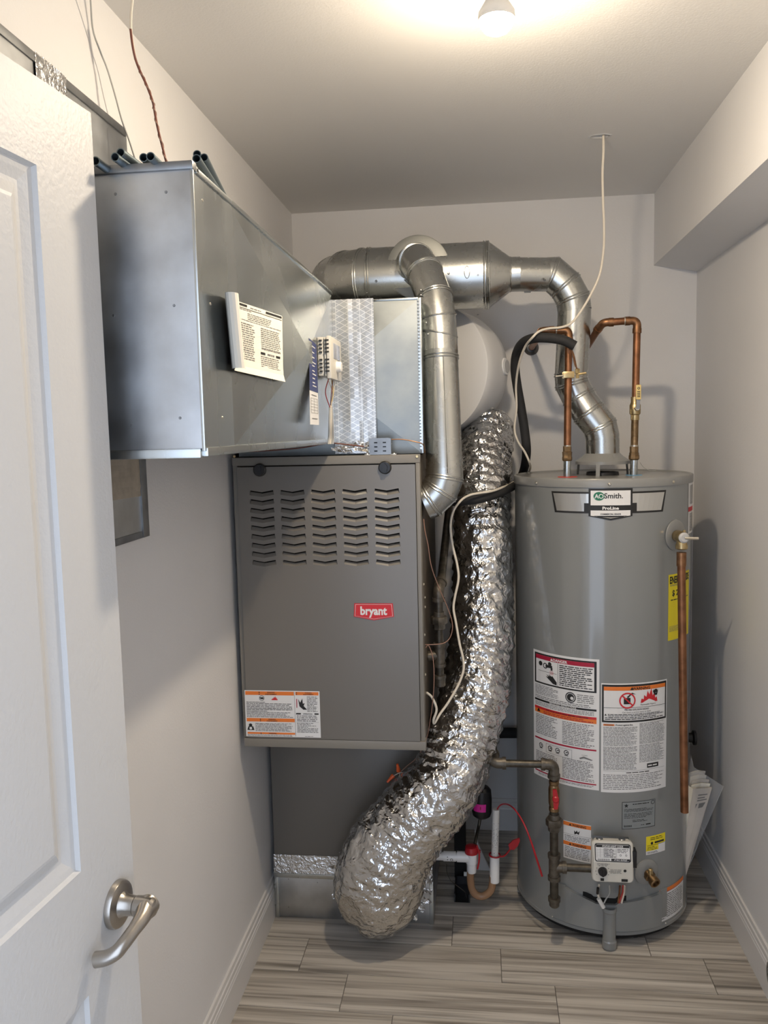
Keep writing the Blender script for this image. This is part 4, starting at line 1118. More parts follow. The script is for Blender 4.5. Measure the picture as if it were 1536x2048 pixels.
    P_.flame(X(.55), Z(.182), w*.27, .042, 'p_red', 5); P_.disc(X(.79), Z(.085), .0055, 'p_black', 6); P_.poly([(X(.74), Z(.088)), (X(.76), Z(.070)), (X(.78), Z(.105)), (X(.80), Z(.105)), (X(.83), Z(.070)), (X(.82), Z(.10)), (X(.81), Z(.125)), (X(.77), Z(.125))], 'p_black', 6)
    P_.text('Flammable Vapors', X(.67), Z(.205), .0050, 'p_black', 5, maxw=w*.26); P_.rect(X(.035), Z(.222), X(.96), Z(.219), 'p_black', 5)
    P_.text('FIRE AND EXPLOSION HAZARD', X(.5), Z(.246), .0052, 'p_black', 5, bold=.015, maxw=w*.36); P_.text('Can result in serious injury or death', X(.5), Z(.268), .0048, 'p_black', 5, maxw=w*.42)
    P_.tri(X(.06), Z(.292), .006, 'p_black', 5); P_.lines(X(.09), Z(.30), X(.94), Z(.275), 2, 'p_black', 5, .5, seed=41); P_.lines(X(.05), Z(.332), X(.94), Z(.302), 2, 'p_black', 5, .5, seed=42)
    P_.rect(X(.03), Z(.385), X(.18), Z(.370), 'p_orange', 3); P_.text('WARNING', X(.105), Z(.3835), .0045, 'p_black', 4, maxw=w*.12); P_.text('Protect against fire', X(.20), Z(.3835), .0048, 'p_black', 3, 'L', bold=.02, maxw=w*.24)
    for a, c, d, e, n, sd in ((.03, .51, .395, .57, 15, 43), (.54, .96, .365, .56, 17, 44), (.03, .51, .575, .79, 18, 45), (.54, .96, .565, .73, 14, 46)): P_.lines(X(a), Z(e), X(c), Z(d), n, 'p_grey', 2, .5, seed=sd)
    P_.rect(X(.66), Z(.785), X(.85), Z(.745), 'p_black', 3); P_.lines(X(.675), Z(.775), X(.835), Z(.755), 1, 'label_white', 4, .7, seed=47)
    P_.rect(X(.03), Z(.800), X(.96), Z(.798), 'p_grey', 3); P_.lines(X(.35), Z(.825), X(.75), Z(.808), 1, 'p_black', 2, .5, seed=48); P_.lines(X(.03), Z(.975), X(.95), Z(.83), 9, 'p_grey', 2, .42, seed=49)
    P_.done('warning_label', wh, 'white label with orange WARNING heading, crossed-out fuel can and flames')

    # grey data plate
    u0, z0, u1, z1 = label_box((1244, 1604), (1309.5, 1651))
    P_ = Print(fn, .02); X = lambda t: u0+(u1-u0)*t; Z = lambda t: z1-(z1-z0)*t
    P_.sheet(u0, z0, u1, z1, 'p_plate'); P_.frame(u0, z0, u1, z1, .0012, 'p_black', 2)
    P_.poly([(X(.12)+r*math.sin(a), Z(.14)+r*math.cos(a)) for a, r in [(i*PI/5, (.0075 if i % 2 == 0 else .003)) for i in range(10)]], 'p_black', 2); P_.circ(X(.92), Z(.10), .0065, .0015, 'p_black', 2)
    P_.lines(X(.30), Z(.12), X(.80), Z(.07), 1, 'p_black', 2, .6, seed=51); P_.lines(X(.06), Z(.38), X(.95), Z(.25), 3, 'p_black', 2, .4, seed=52); P_.lines(X(.06), Z(.62), X(.95), Z(.42), 4, 'p_black', 2, .35, .3, seed=53); P_.lines(X(.3), Z(.76), X(.75), Z(.66), 2, 'p_black', 2, .4, seed=54)
    for i in range(14): P_.rect(X(.06+.016*i), Z(.93), X(.06+.016*i+(.006 if i % 3 else .011)), Z(.86), 'p_black', 2)
    P_.rect(X(.70), Z(.90), X(.85), Z(.86), 'p_black', 2); P_.lines(X(.55), Z(.90), X(.65), Z(.86), 1, 'p_black', 2, seed=55)
    P_.done('data_plate', wh, 'grey data plate with fine black print')
    # yellow and white notice
    u0, z0, u1, z1 = label_box((1292, 1673.5), (1329.5, 1697)); z0 = U(1293.5, 1710)[1]
    P_ = Print(fn, .02); X = lambda t: u0+(u1-u0)*t; Z = lambda t: z1-(z1-z0)*t
    P_.sheet(u0, z0, u1, z1, 'label_white'); P_.rect(u0, Z(.50), u1, z1, 'p_yellow', 2); P_.rect(u0, Z(.80), X(.62), Z(.50), 'p_yellow', 2)
    P_.lines(X(.2), Z(.25), X(.85), Z(.06), 2, 'p_black', 3, .4, seed=61); P_.disc(X(.28), Z(.40), .0045, 'p_black', 3); P_.rect(X(.42), Z(.44), X(.92), Z(.34), 'p_black', 3); P_.rect(X(.05), Z(.52), X(.95), Z(.50), 'p_black', 3); P_.lines(X(.06), Z(.78), X(.56), Z(.56), 3, 'p_black', 3, .4, seed=62); P_.lines(X(.06), Z(.95), X(.6), Z(.84), 2, 'p_black', 3, .4, seed=63)
    P_.done('yellow_notice', wh, 'small yellow and white notice')
    # two-part orange label behind the gas pipe
    u0, z0, u1, z1 = label_box((1127, 1639.5), (1182, 1727))
    P_ = Print(fn, .02); X = lambda t: u0+(u1-u0)*t; Z = lambda t: z1-(z1-z0)*t; w = u1-u0
    P_.sheet(u0, z0, u1, z1, 'label_white')
    for q in (.015, .535): P_.rect(u0, Z(q+.10), u1, Z(q), 'p_orange', 2); P_.text('WARNING', X(.58), Z(q+.085), .0075, 'p_black', 3, bold=.03, maxw=w*.5); P_.tri(X(.26), Z(q+.085), .0075, 'p_black')
    P_.poly([(X(.40), Z(.20)), (X(.46), Z(.24)), (X(.5), Z(.19)), (X(.54), Z(.24)), (X(.61), Z(.19)), (X(.57), Z(.30)), (X(.50), Z(.27)), (X(.42), Z(.31))], 'p_black', 3)
    P_.rect(u0, Z(.335), u1, Z(.33), 'p_black', 2); P_.lines(X(.05), Z(.52), X(.95), Z(.36), 4, 'p_grey', 2, .5, seed=71); P_.lines(X(.05), Z(.96), X(.95), Z(.66), 7, 'p_grey', 2, .5, seed=72)
    P_.done('orange_label', wh, 'white label with two orange WARNING bands')
    # yellow energy guide, half behind the discharge pipe
    u0, _ = U(1337, 1150); u1, _ = U(1377.5, 1140); z1 = U(1337, 1150)[1]; z0 = U(1335.5, 1282)[1]
    P_ = Print(fn, .015); X = lambda t: u0+(u1-u0)*t; Z = lambda t: z1-(z1-z0)*t; w = u1-u0
    P_.sheet(u0, z0, u1, z1, 'p_yellow')
    P_.text('ENERGYGUIDE', X(.5), Z(.135), .021, 'p_black', 2, bold=.04, maxw=w*.92); P_.lines(X(.05), Z(.18), X(.5), Z(.15), 2, 'p_grey', 2, .5, seed=81); P_.text('$ 27', X(.30), Z(.325), .017, 'p_black', 2, bold=.03, maxw=w*.42); P_.lines(X(.08), Z(.40), X(.9), Z(.375), 1, 'p_black', 2, .6, seed=82); P_.text('2', X(.40), Z(.575), .014, 'p_black', 2, bold=.03); P_.lines(X(.04), Z(.87), X(.6), Z(.78), 5, 'p_grey', 2, .4, seed=83)
    P_.done('energy_label', wh, 'yellow energy label')
    # barcode strip at the right edge
    u0 = 59.5/180*PI*HR; u1 = 86/180*PI*HR; z1 = U(1376, 967)[1]; z0 = z1-.155
    P_ = Print(fn, .01); X = lambda t: u0+(u1-u0)*t; Z = lambda t: z1-(z1-z0)*t
    P_.sheet(u0, z0, u1, z1, 'label_white'); P_.lines(X(.12), Z(.42), X(.9), Z(.04), 20, 'p_black', 2, .5, .1, seed=91); P_.rect(X(0), Z(.56), X(1), Z(.47), 'p_red', 2); P_.lines(X(.12), Z(.96), X(.9), Z(.6), 14, 'p_black', 2, .5, .1, seed=92)
    P_.done('edge_label', wh, 'white print strip with a red band at the right edge')
    # burner label, lower right
    u0, z1 = U(1318.5, 1781); u1, _ = U(1366, 1741); z0 = U(1325, 1843)[1]
    P_ = Print(fn, .015); X = lambda t: u0+(u1-u0)*t; Z = lambda t: z1-(z1-z0)*t
    P_.sheet(u0, z0, u1, z1, 'label_white'); P_.rect(u0, Z(.11), u1, Z(0), 'p_orange', 2); P_.rect(u0, Z(.13), u1, Z(.11), 'p_crimson', 2)
    P_.flame(X(.07), Z(.56), .012, .02, 'p_black'); P_.disc(X(.12), Z(.26), .005, 'p_black', 3); P_.lines(X(.24), Z(.92), X(.95), Z(.18), 13, 'p_grey', 2, .5, seed=101); P_.lines(X(.05), Z(.95), X(.2), Z(.66), 5, 'p_grey', 2, .5, seed=102)
    P_.done('burner_label', wh, 'white label with an orange top band low on the right')

    # ---- burner access plate with its dipped top edge and the half tube
    tl, ztl = hit(1133, 1772); trr, ztr = hit(1319, 1786); tm0, zm0 = hit(1186, 1800); tm1, zm1 = hit(1234, 1803); zb = .058
    def top(t):
        if t < tm0: return ztl+(zm0-ztl)*((t-tl)/(tm0-tl))
        if t < tm1: return zm0-.004
        return zm1+(ztr+.006-zm1)*((t-tm1)/(trr-tm1))
    b = MB(); arc_patch(b, tl, trr, lambda t: zb, top, HR+.001, 36, .010); build('burner_door', b, 'heater', wh, ang=25)
    b = MB(); arc_patch(b, tl-.10, tl-.004, lambda t: zb+.012, lambda t: ztl+.004, HR, 6, .004); build('side_flange', b, 'heater', wh, ang=25)
    b = MB(); arc_patch(b, trr+.004, trr+.10, lambda t: zb+.018, lambda t: ztr+.012, HR, 6, .004); build('side_flange', b, 'heater', wh, ang=25)
    sth, sz = hit(1309, 1831); b = MB(); arc_patch(b, sth-.018, sth+.018, lambda t: sz-.009, lambda t: sz+.009, HR, 2, .0035); build('slot_opening', b, 'void', wh)
    th = hit(1218, 1850)[0]; c = hp(th, 0, HR+.006); c.z = 0
    zt2 = at(1218, 1820, y=c.y-.02).z; zb2 = .006
    ring = []
    n = 24; r1, r2 = .0225, .020
    b = MB(); b.lathe((c.x, c.y, 0), (0, 0, 1), [(zb2, r1-.004), (zb2, r1-.001), (zb2+.022, r1), (zb2+.026, r1-.0025), (zt2-.016, r1-.0025), (zt2-.012, r1), (zt2, r1), (zt2, r2-.001), (zb2+.02, r2-.003), (zb2+.02, .0001)], n)
    build('air_tube', b, 'heater', wh, ang=30)
    b = MB().lathe((c.x, c.y, 0), (0, 0, 1), [(zt2-.03, r2-.003), (zt2-.029, .0001)], n); build('tube_bore', b, 'void', wh)
    b = MB(); arc_patch(b, tm0-.11, tm1+.10, lambda t: top(t)-.004, lambda t: min(top(t)+.016, zm0+.022), HR-.001, 20, .0022); build('burner_opening', b, 'void', wh)
make_heater()

# gas control on the front of the heater
def gas_control():
    th = hit(1226, 1728)[0]; n = V((math.sin(th), -math.cos(th), 0)); s = V((n.y*-1, n.x, 0)); s = V((math.cos(th), math.sin(th), 0))
    c = at(1226, 1727, y=2.345); t = thing('gas_control_valve', 'cream gas control valve with black dial on the heater front', 'gas valve', c-V((0, 0, .062)))
    W2, H2 = .0605, .060
    def loc(x, z, d): return c+s*x+V((0, 0, z))+n*d
    def rr(w, h, r):
        o = []
        for cx, cz, a0 in ((w-r, h-r, 0), (-w+r, h-r, 90), (-w+r, -h+r, 180), (w-r, -h+r, 270)):
            for i in range(7): a = math.radians(a0+15*i); o.append((cx+r*math.cos(a), cz+r*math.sin(a)))
        return o
    # housing: lofted rounded box whose upper face leans back
    b = MB(); layers = [(-.052, .94), (-.02, 1.0), (-.006, 1.0), (0, .965), (.0015, .93)]; o_ = rr(W2, H2, .012); k = len(o_); vs = []
    for d, sc in layers:
        for x, z in o_: vs.append(loc(x*sc, z*sc, d-(.016*max(0, (z-.002)/H2) if d > -.01 else 0)))
    fs = [(i*k+j, i*k+(j+1) % k, (i+1)*k+(j+1) % k, (i+1)*k+j) for i in range(len(layers)-1) for j in range(k)]
    b.add(vs, fs+[tuple(range(k))[::-1]])
    # front face as a row of strips so the lean is clean
    face = [loc(x*.93, z*.93, .0015-.016*max(0, (z-.002)/H2)) for x, z in o_]
    cen = [loc(-W2*.93, .002, .0015), loc(W2*.93, .002, .0015)]
    upper = [face[i] for i in range(k) if o_[i][1] >= .002]; lower = [face[i] for i in range(k) if o_[i][1] < .002]
    b.poly(upper+[cen[0], cen[1]]); b.poly([cen[1], cen[0]]+lower)
    build('control_housing', b, 'cream', t, ang=40)
    fn = lambda u, v, w: loc(u, v, .0023+w-.016*max(0, (v-.002)/H2))
    P_ = Print(fn, .5); P_.poly(rr(.0515, .0245, .006) and [(x, z+.0300) for x, z in rr(.0515, .0245, .006)], 'p_black', 1)
    P_.poly([(x, z+.0300) for x, z in rr(.0490, .0222, .005)], 'label_white', 2)
    P_.rect(-.048, .0445, .048, .0515, 'p_black', 3); P_.text('STATUS LIGHT CODE', 0, .0458, .0046, 'label_white', 4, bold=.03, maxw=.060)
    for i in range(6): P_.rect(-.046, .0165+.0044*i, .010, .0169+.0044*i, 'p_black', 3)
    for u in (-.046, -.036, -.026, .010): P_.rect(u, .0165, u+.0005, .0425, 'p_black', 3)
    P_.lines(-.025, .017, .009, .0425, 6, 'p_black', 3, .4, seed=111); P_.lines(.013, .030, .046, .0425, 3, 'p_black', 3, .4, seed=112); P_.circ(.022, .0245, .0028, .001, 'p_black', 3, 12); P_.circ(.038, .0245, .0028, .001, 'p_black', 3, 12)
    P_.rect(-.005, .0085, .0485, .0145, 'p_black', 3); P_.text('4" W.C. OUTLET', .022, .0097, .0036, 'label_white', 4, bold=.03, maxw=.044)
    for i in range(12): P_.rect(-.044+.003*i, .009, -.0425+.003*i, .0135, 'p_black', 3)
    P_.lines(-.046, -.006, -.010, .001, 2, 'p_grey', 2, .45, seed=113); P_.lines(-.008, -.030, .026, -.016, 4, 'p_grey', 2, .4, seed=114); P_.disc(.034, -.020, .0042, 'p_black', 2)
    for i in range(9): a = math.radians(-30+30*i); P_.rect(-.030+.0195*math.cos(a)-.001, -.024+.0195*math.sin(a)-.001, -.030+.0195*math.cos(a)+.001, -.024+.0195*math.sin(a)+.001, 'p_black', 2)
    P_.rect(-.036, -.0535, -.026, -.0455, 'p_black', 2); P_.rect(.024, -.0535, .042, -.0455, 'p_black', 2)
    P_.done('printed_face', t)
    b = MB().lathe(loc(-.030, -.024, .002), n, [(0, .0135), (.006, .013), (.010, .0115), (.010, .0001)], 24); b.box(-.0025, .0025, -.011, .011, 0, .004, 0, 0, Matrix.Translation(loc(-.030, -.024, .011))@n.to_track_quat('Z', 'Y').to_matrix().to_4x4()); build('temperature_dial', b, 'black', t)
    b = MB()
    for x in (-.035, .030): b.lathe(loc(x, .052, -.030), V((0, 0, 1)), [(0, .010), (.009, .010), (.011, .008)], 14)
    b.prism([loc(-.055, .048, -.05), loc(.052, .048, -.05), loc(.052, .058, -.05), (loc(-.055, .058, -.05))], n*.03); build('mount_bracket', b, 'galv_dark', t)
    b = MB().box(-.006, .006, -.030, .020, -.03, 0, 0, .002, Matrix.Translation(loc(.0635, .015, -.006))@Matrix.Rotation(th, 4, 'Z')@Matrix.Rotation(PI/2, 4, 'X')); build('side_clip', b, 'black', t)
    # thermowell body to the heater
    build('thermowell', MB().lathe(loc(0, -.01, -.05), -n, [(0, .028), (.05, .028)], 20), 'brass_dark', t)
    for px0, py0, mt, pts in ((1198, 1770, 'wire_white', [(1196, 1788), (1202, 1806), (1208, 1816)]), (1219, 1772, 'wire_grey', [(1219, 1786), (1212, 1798), (1208, 1806)]), (1240, 1772, 'copper', [(1239, 1786), (1236, 1806)]), (1246, 1772, 'wire_red', [(1245, 1786), (1238, 1806)]), (1249, 1772, 'wire_white', [(1248, 1786), (1243, 1806)])):
        q = [at(px0, py0, y=2.375)]+[at(a, b_, y=2.40) for a, b_ in pts]
        build('lead', MB().tube(spline(q, 5), .0030 if mt != 'wire_grey' else .0022, 8), mt, t)
    q = [at(1196, 1776, y=2.372), at(1195, 1787, y=2.38)]; build('connector', MB().tube(q, .0042, 8), 'black', t)
    q = [at(1197, 1797, y=2.395), at(1207, 1815, y=2.398)]; build('white_boot', MB().tube(q, .0062, 10), 'white', t)
gas_control()

# brass drain valve
def drain():
    th, z = hit(1292, 1743); n = V((math.sin(th), -math.cos(th), 0)); q = hp(th, z)
    t = thing('drain_valve', 'brass drain valve with round grey escutcheon low on the heater', 'valve', q-V((0, 0, .04)))
    build('escutcheon', MB().lathe(q, n, [(0, .040), (.004, .039), (.008, .030), (.009, .012)], 32), 'heater_lid', t)
    m = q+n*.012+V((.004, 0, -.008))
    build('valve_body', MB().lathe(q+n*.004, n+V((.10, 0, -.35)), [(0, .012), (.008, .013), (.010, .017), (.020, .017), (.022, .0135), (.030, .013), (.032, .0165), (.044, .0165), (.046, .0145), (.046, .0105), (.036, .009), (.036, .0001)], 20), 'brass_dark', t)
    build('stem', MB().lathe(q+n*.024+V((0, 0, .002)), V((0, 0, 1)), [(0, .008), (.014, .007), (.018, .007), (.020, .004)], 12), 'brass', t)
drain()

# relief valve and its copper discharge pipe
def relief():
    th, z = hit(1350, 1070); n = V((math.sin(th), -math.cos(th), 0)); q = hp(th, z)
    px_top = at(1363, 1110, y=2.452); px_bot = at(1369, 1624, y=2.452)
    t = thing('relief_valve', 'brass relief valve with a long copper discharge pipe down the heater side', 'relief valve', V((px_bot.x, 2.452, px_bot.z)))
    build('escutcheon', MB().lathe(q, n, [(0, .046), (.003, .0455), (.006, .040), (.007, .014)], 40), 'heater_lid', t)
    axis = V((px_top.x, 2.452, z)); d = (axis-q); d.z = 0; Ld = d.length; d.normalize()
    b = MB().lathe(q, d, [(.005, .0135), (.018, .0135), (.019, .0175), (Ld-.012, .0175), (Ld+.012, .0165), (Ld+.016, .014)], 24); b.lathe((axis.x, 2.452, z+.010), (0, 0, -1), [(0, .012), (.028, .0155), (.034, .0175), (.043, .0175), (.046, .014)], 24)
    build('valve_body', b, 'brass', t)
    s = V((-d.y, d.x, 0)); b = MB()
    build('side_lug', MB().box(-.0035, .0035, -.0035, .0035, -.018, .022, 0, .001, Matrix.Translation(q+d*(Ld*.55)+V((0, 0, -.004))-s*-.0165)), 'brass', t)
    build('valve_cap', MB().lathe(q+d*(Ld+.012), d, [(0, .0155), (.006, .0155), (.010, .011), (.010, .0001)], 24), 'p_lgrey', t)
    e = q+d*(Ld+.022); l = at(1397, 1077, y=2.43)
    lv = MB().tube([e, e+(l-e)*.35, l], [.0028, .0045, .0045], 6); build('test_lever', lv, 'solder', t)
    b = MB().tube([(px_top.x, 2.452, z-.045), V((px_top.x, 2.452, z-.085))], .0138, 20); build('pipe_adapter', b, 'copper_fit', t)
    b = MB().tube([V((px_top.x, 2.452, z-.080)), V((px_bot.x, 2.452, px_bot.z))], .0118, 24); b.lathe((px_bot.x, 2.452, px_bot.z-.0005), (0, 0, 1), [(0, .0001), (0, .0105)], 24)
    build('discharge_pipe', b, 'copper', t, label='long straight copper pipe')
relief()

# ================================================================== copper water pipes
def bend(parent, a, c, e, r, mat, rad=.032, name='elbow'):
    """soldered elbow from a through corner c to e, with a raised hub at each end"""
    a, c, e = V(a), V(c), V(e); b = MB().tube(fillet([a, c, e], rad, 8), r, 20)
    for q, o in ((a, c), (e, c)):
        d = (o-q).normalized(); b.tube([q-d*.0005, q+d*.014], r+.0012, 20)
    return build(name, b, mat, parent)
def hub(parent, p, d, r, L_, mat, name): return build(name, MB().tube([V(p), V(p)+V(d).normalized()*L_], r, 20), mat, parent)
ZLID = HZL+.0215
def copper():
    y = 2.612; r = .0112
    # hot
    bx = at(1134, 930, y=y); t = thing('hot_water_pipe', 'copper hot water pipe rising from the red disc on the heater lid', 'water pipe', (bx.x, y, ZLID))
    top = at(1137.5, 657, y=y); z_el = top.z-.004; xt = top.x
    lower = lambda z: V((bx.x+(xt-bx.x)*(z-ZLID)/(z_el-ZLID), y, z))
    build('nipple', MB().tube([V((bx.x, y, ZLID)), lower(at(1134, 922, y=y).z)], .0118, 20), 'galv', t)
    zn = at(1134, 922, y=y).z
    build('dielectric_union', MB().lathe(lower(zn), (0, 0, 1), [(0, .0135), (.004, .0155), (.012, .0155), (.014, .0145), (.024, .0150), (.028, .0155), (.030, .0130), (.046, .0130), (.047, .0118)], 8), 'brass_dark', t)
    build('pipe', MB().tube([lower(zn+.044), lower(z_el-.035)], r, 24), 'copper', t)
    hub(t, lower(zn+.045), (0, 0, 1), r+.0012, .004, 'solder', 'solder_joint')
    xl = at(1084, 662, y=y).x
    bend(t, lower(z_el-.038), V((xt, y, z_el)), V((xt-.036, y, z_el)), r+.0012, 'copper_fit', .022)
    build('pipe', MB().tube([V((xt-.030, y, z_el)), V((xl+.03, y, z_el))], r, 20), 'copper', t)
    for k in (.036, .046): hub(t, (xt-k, y, z_el), (-1, 0, 0), r+.0015, .004, 'solder', 'solder_joint')
    bend(t, V((xl+.036, y, z_el)), V((xl, y, z_el)), V((xl, y+.038, z_el)), r+.0012, 'copper_fit', .024)
    build('pipe', MB().tube([V((xl, y+.03, z_el)), V((xl, YB-.001, z_el))], r, 20), 'copper', t)
    build('wall_escutcheon', MB().lathe((xl, YB-.001, z_el), (0, -1, 0), [(0, .028), (.006, .027), (.022, .018), (.023, r)], 24), 'black', t)
    # saddle tap with its small copper line
    q = lower(at(1137, 750, y=y).z); c = thing('saddle_valve', 'brass saddle valve clamped round the hot copper pipe', 'valve', q-V((0, 0, .02)))
    b = MB().box(q.x-.017, q.x+.017, y-.019, y-.0125, q.z-.010, q.z+.010, 0, .002); build('front_clamp', b, 'brass', c)
    build('rear_clamp', MB().box(q.x-.017, q.x+.017, y+.0125, y+.018, q.z-.010, q.z+.010, 0, .002), 'brass', c)
    build('clamp_bolt', MB().tube([q+V((-.040, -.015, -.004)), q+V((.050, -.015, .002))], .0022, 8), 'solder', c)
    build('valve_body', MB().lathe(q+V((.026, -.017, -.012)), (0, 0, 1), [(0, .006), (.014, .006), (.015, .008), (.028, .008), (.030, .005)], 6), 'brass', c)
    build('tee_handle', MB().tube([q+V((.028, -.019, .0)), q+V((.052, -.023, .003))], .0035, 8), 'brass', c)
    for k in (0, 1): build('copper_line', MB().tube(spline([q+V((.024+.003*k, -.017, .016)), at(1152-2*k, 730, y=2.592), at(1147-2*k, 708, y=2.585), at(1140-2*k, 694, y=2.578)], 6), .0020, 8), 'copper_fit', c)
    # cold
    y = 2.65
    bx2 = at(1267.5, 930, y=y); t = thing('cold_water_pipe', 'copper cold water pipe rising from the blue disc with a yellow handled valve', 'water pipe', (bx2.x, y, ZLID))
    top = at(1274.5, 641, y=y); zt = top.z; x2 = top.x
    low = lambda z: V((bx2.x+(x2-bx2.x)*(z-ZLID)/(zt-ZLID), y, z))
    zn = at(1268, 920, y=y).z
    build('nipple', MB().tube([V((bx2.x, y, ZLID)), low(zn)], .0118, 20), 'galv', t)
    build('dielectric_union', MB().lathe(low(zn), (0, 0, 1), [(0, .0135), (.004, .0165), (.014, .0165), (.016, .0150), (.022, .0150), (.024, .0135), (.042, .0135), (.043, .0118)], 8), 'brass_dark', t)
    hub(t, low(zn+.042), (0, 0, 1), r+.0013, .005, 'solder', 'solder_joint')
    zv = at(1270, 817, y=y).z
    build('pipe', MB().tube([low(zn+.040), low(zv-.030)], r, 24), 'brass_dark', t)
    b = MB().lathe(low(zv-.036), (0, 0, 1), [(0, .0130), (.016, .0130), (.018, .0158), (.022, .017), (.046, .017), (.050, .0150), (.056, .0130), (.072, .0130)], 20); vb = build('ball_valve', b, 'brass', t)
    q = low(zv); build('packing_nut', MB().lathe(q+V((.002, -.012, 0)), (0, -1, 0), [(0, .009), (.010, .009), (.012, .0065), (.016, .0065), (.016, .0001)], 6), 'solder', vb)
    hb = MB(); o_ = [(-.0055, -.002), (.0055, -.002), (.0060, .02), (.0075, .030), (.0078, .064), (.006, .070), (-.004, .070), (-.0068, .064), (-.0062, .030), (-.0045, .02)]
    hb.prism([q+V((.003+x_, -.026-.004*(z_ > .025), z_)) for x_, z_ in o_], (0, -.0035, 0)); build('lever_stem', hb, 'galv_dark', vb)
    g = MB(); g.box(q.x-.0045, q.x+.0115, q.y-.0355, q.y-.0285, q.z+.026, q.z+.072, 0, .0032); build('yellow_grip', g, 'yellow', vb, label='yellow plastic lever grip')
    P_ = Print(lambda u, v, w: V((q.x+.0035+u, q.y-.0356-w, q.z+v)), .5); P_.disc(0, .061, .004, 'p_black', 1, 10); P_.disc(0, .061, .002, 'yellow', 2, 8)
    for i in range(4): P_.rect(-.0045, .034+.0052*i, .0045, .0364+.0052*i, 'p_black', 1)
    P_.done('embossed_print', vb)
    build('pipe', MB().tube([low(zv+.030), low(zt-.034)], r, 24), 'copper', t)
    bend(t, low(zt-.038), V((x2, y, zt)), V((x2-.036, y, zt-.0005)), r+.0013, 'copper_fit', .022)
    xl = at(1207, 645, y=y).x
    build('pipe', MB().tube([V((x2-.03, y, zt)), V((xl+.02, y, zt-.002))], r, 20), 'copper', t)
    for k in (.037, ): hub(t, (x2-k, y, zt), (-1, 0, 0), r+.0016, .003, 'solder', 'solder_joint')
    hub(t, (xl+.026, y, zt-.002), (-1, 0, 0), r+.0016, .003, 'solder', 'solder_joint')
    e0 = V((xl-.005, y+.06, zt-.022))
    bend(t, V((xl+.03, y, zt-.002)), V((xl, y, zt-.002)), V((xl-.013, y+.045, zt-.020)), r+.0013, 'copper_fit', .02)
    build('pipe', MB().tube([V((xl-.010, y+.035, zt-.016)), V((xl-.030, y+.16, zt-.060)), V((xl-.030, YB-.001, zt-.060))], r, 20), 'copper', t)
    build('wall_escutcheon', MB().lathe((xl-.030, YB-.001, zt-.060), (0, -1, 0), [(0, .028), (.006, .027), (.022, .018), (.023, r)], 24), 'black', t)
copper()

# black foam pipe sleeve looping from the copper pipe behind the heater
def foam():
    p = [at(1150, 692, y=2.568), at(1128, 681, y=2.57), at(1100, 676, y=2.575), at(1070, 676, y=2.59), at(1047, 685, y=2.63), at(1034, 705, y=2.69), at(1030, 735, y=2.72), at(1034, 770, y=2.74), at(1042, 815, y=2.76), at(1049, 860, y=2.77), at(1053, 900, y=2.78), at(1050, 930, y=2.90), at(1043, 952, y=2.95), at(1031, 968, y=2.86), at(1020, 975, y=2.74), at(1008, 981, y=2.63), at(985, 990, y=2.56), at(955, 998, y=2.53), at(925, 1002, y=2.54), at(908, 1003, y=2.60)]
    t = thing('foam_pipe_sleeve', 'black foam insulation sleeve looping over the hot pipe and down behind the heater', 'pipe insulation', p[9]-V((0, 0, .1)))
    pts = spline(p, 6); b = MB().tube(pts, [.0150]*len(pts), 18, 0, False)
    c = p[0]; d = (p[0]-p[1]).normalized()
    b2 = MB().lathe(c, -d, [(0, .0150), (.0, .0085), (.03, .0085), (.03, .0001)], 18)
    build('foam_tube', b, 'foam', t); build('open_end', b2, 'void', t)
foam()

def cable(name, label, pts, r, mat, cat='cable', sub=8):
    p = spline(pts, sub); o = build(name, MB().tube(p, r, 8), mat, loc=p[-1]); return tag(o, label, cat)
# white cable from the ceiling hole, along the foam sleeve, to the furnace side
cp = [V((hc.x+.004, hc.y, ZC+.04)), at(1207, 300, y=2.514), at(1205, 345, y=2.53), at(1206, 400, y=2.55), at(1208, 450, y=2.57), at(1207, 500, y=2.59), at(1199, 550, y=2.60), at(1180, 592, y=2.60), at(1158, 628, y=2.60), at(1140, 648, y=2.594), at(1120, 655, y=2.594), at(1098, 657, y=2.588), at(1078, 663, y=2.57), at(1064, 676, y=2.565), at(1050, 694, y=2.61), at(1038, 728, y=2.66), at(1032, 770, y=2.71), at(1033, 815, y=2.73), at(1029, 858, y=2.745), at(1036, 883, y=2.745), at(1050, 905, y=2.75), at(1059, 926, y=2.76), at(1060, 939, y=2.86), at(1048, 958, y=2.94), at(1030, 963, y=2.84), at(1019, 969, y=2.72), at(1007, 974, y=2.61), at(985, 982, y=2.535), at(960, 986, y=2.505), at(940, 990, y=2.495), at(923, 1000, y=2.49), at(907, 1022, y=2.48), at(901, 1052, y=2.46), at(905, 1090, y=2.45), at(914, 1128, y=2.445), at(917, 1158, y=2.44), at(910, 1193, y=2.435), at(907, 1217, y=2.43), at(912, 1246, y=2.42), at(919, 1287, y=2.405), at(926, 1316, y=2.395), at(927, 1340, y=2.385), at(917, 1369, y=2.37), at(897, 1404, y=2.35), at(880, 1428, y=2.335), at(869, 1446, y=2.32), at(867, 1440, y=2.31), at(873, 1418, y=2.31), at(864, 1395, y=2.31), V((FX1+.003, 2.31, at(851, 1385, y=2.31).z))]
cable('white_cable', 'long white cable dropping from the ceiling hole and looping to the furnace side', cp, .0036, 'wire_white')
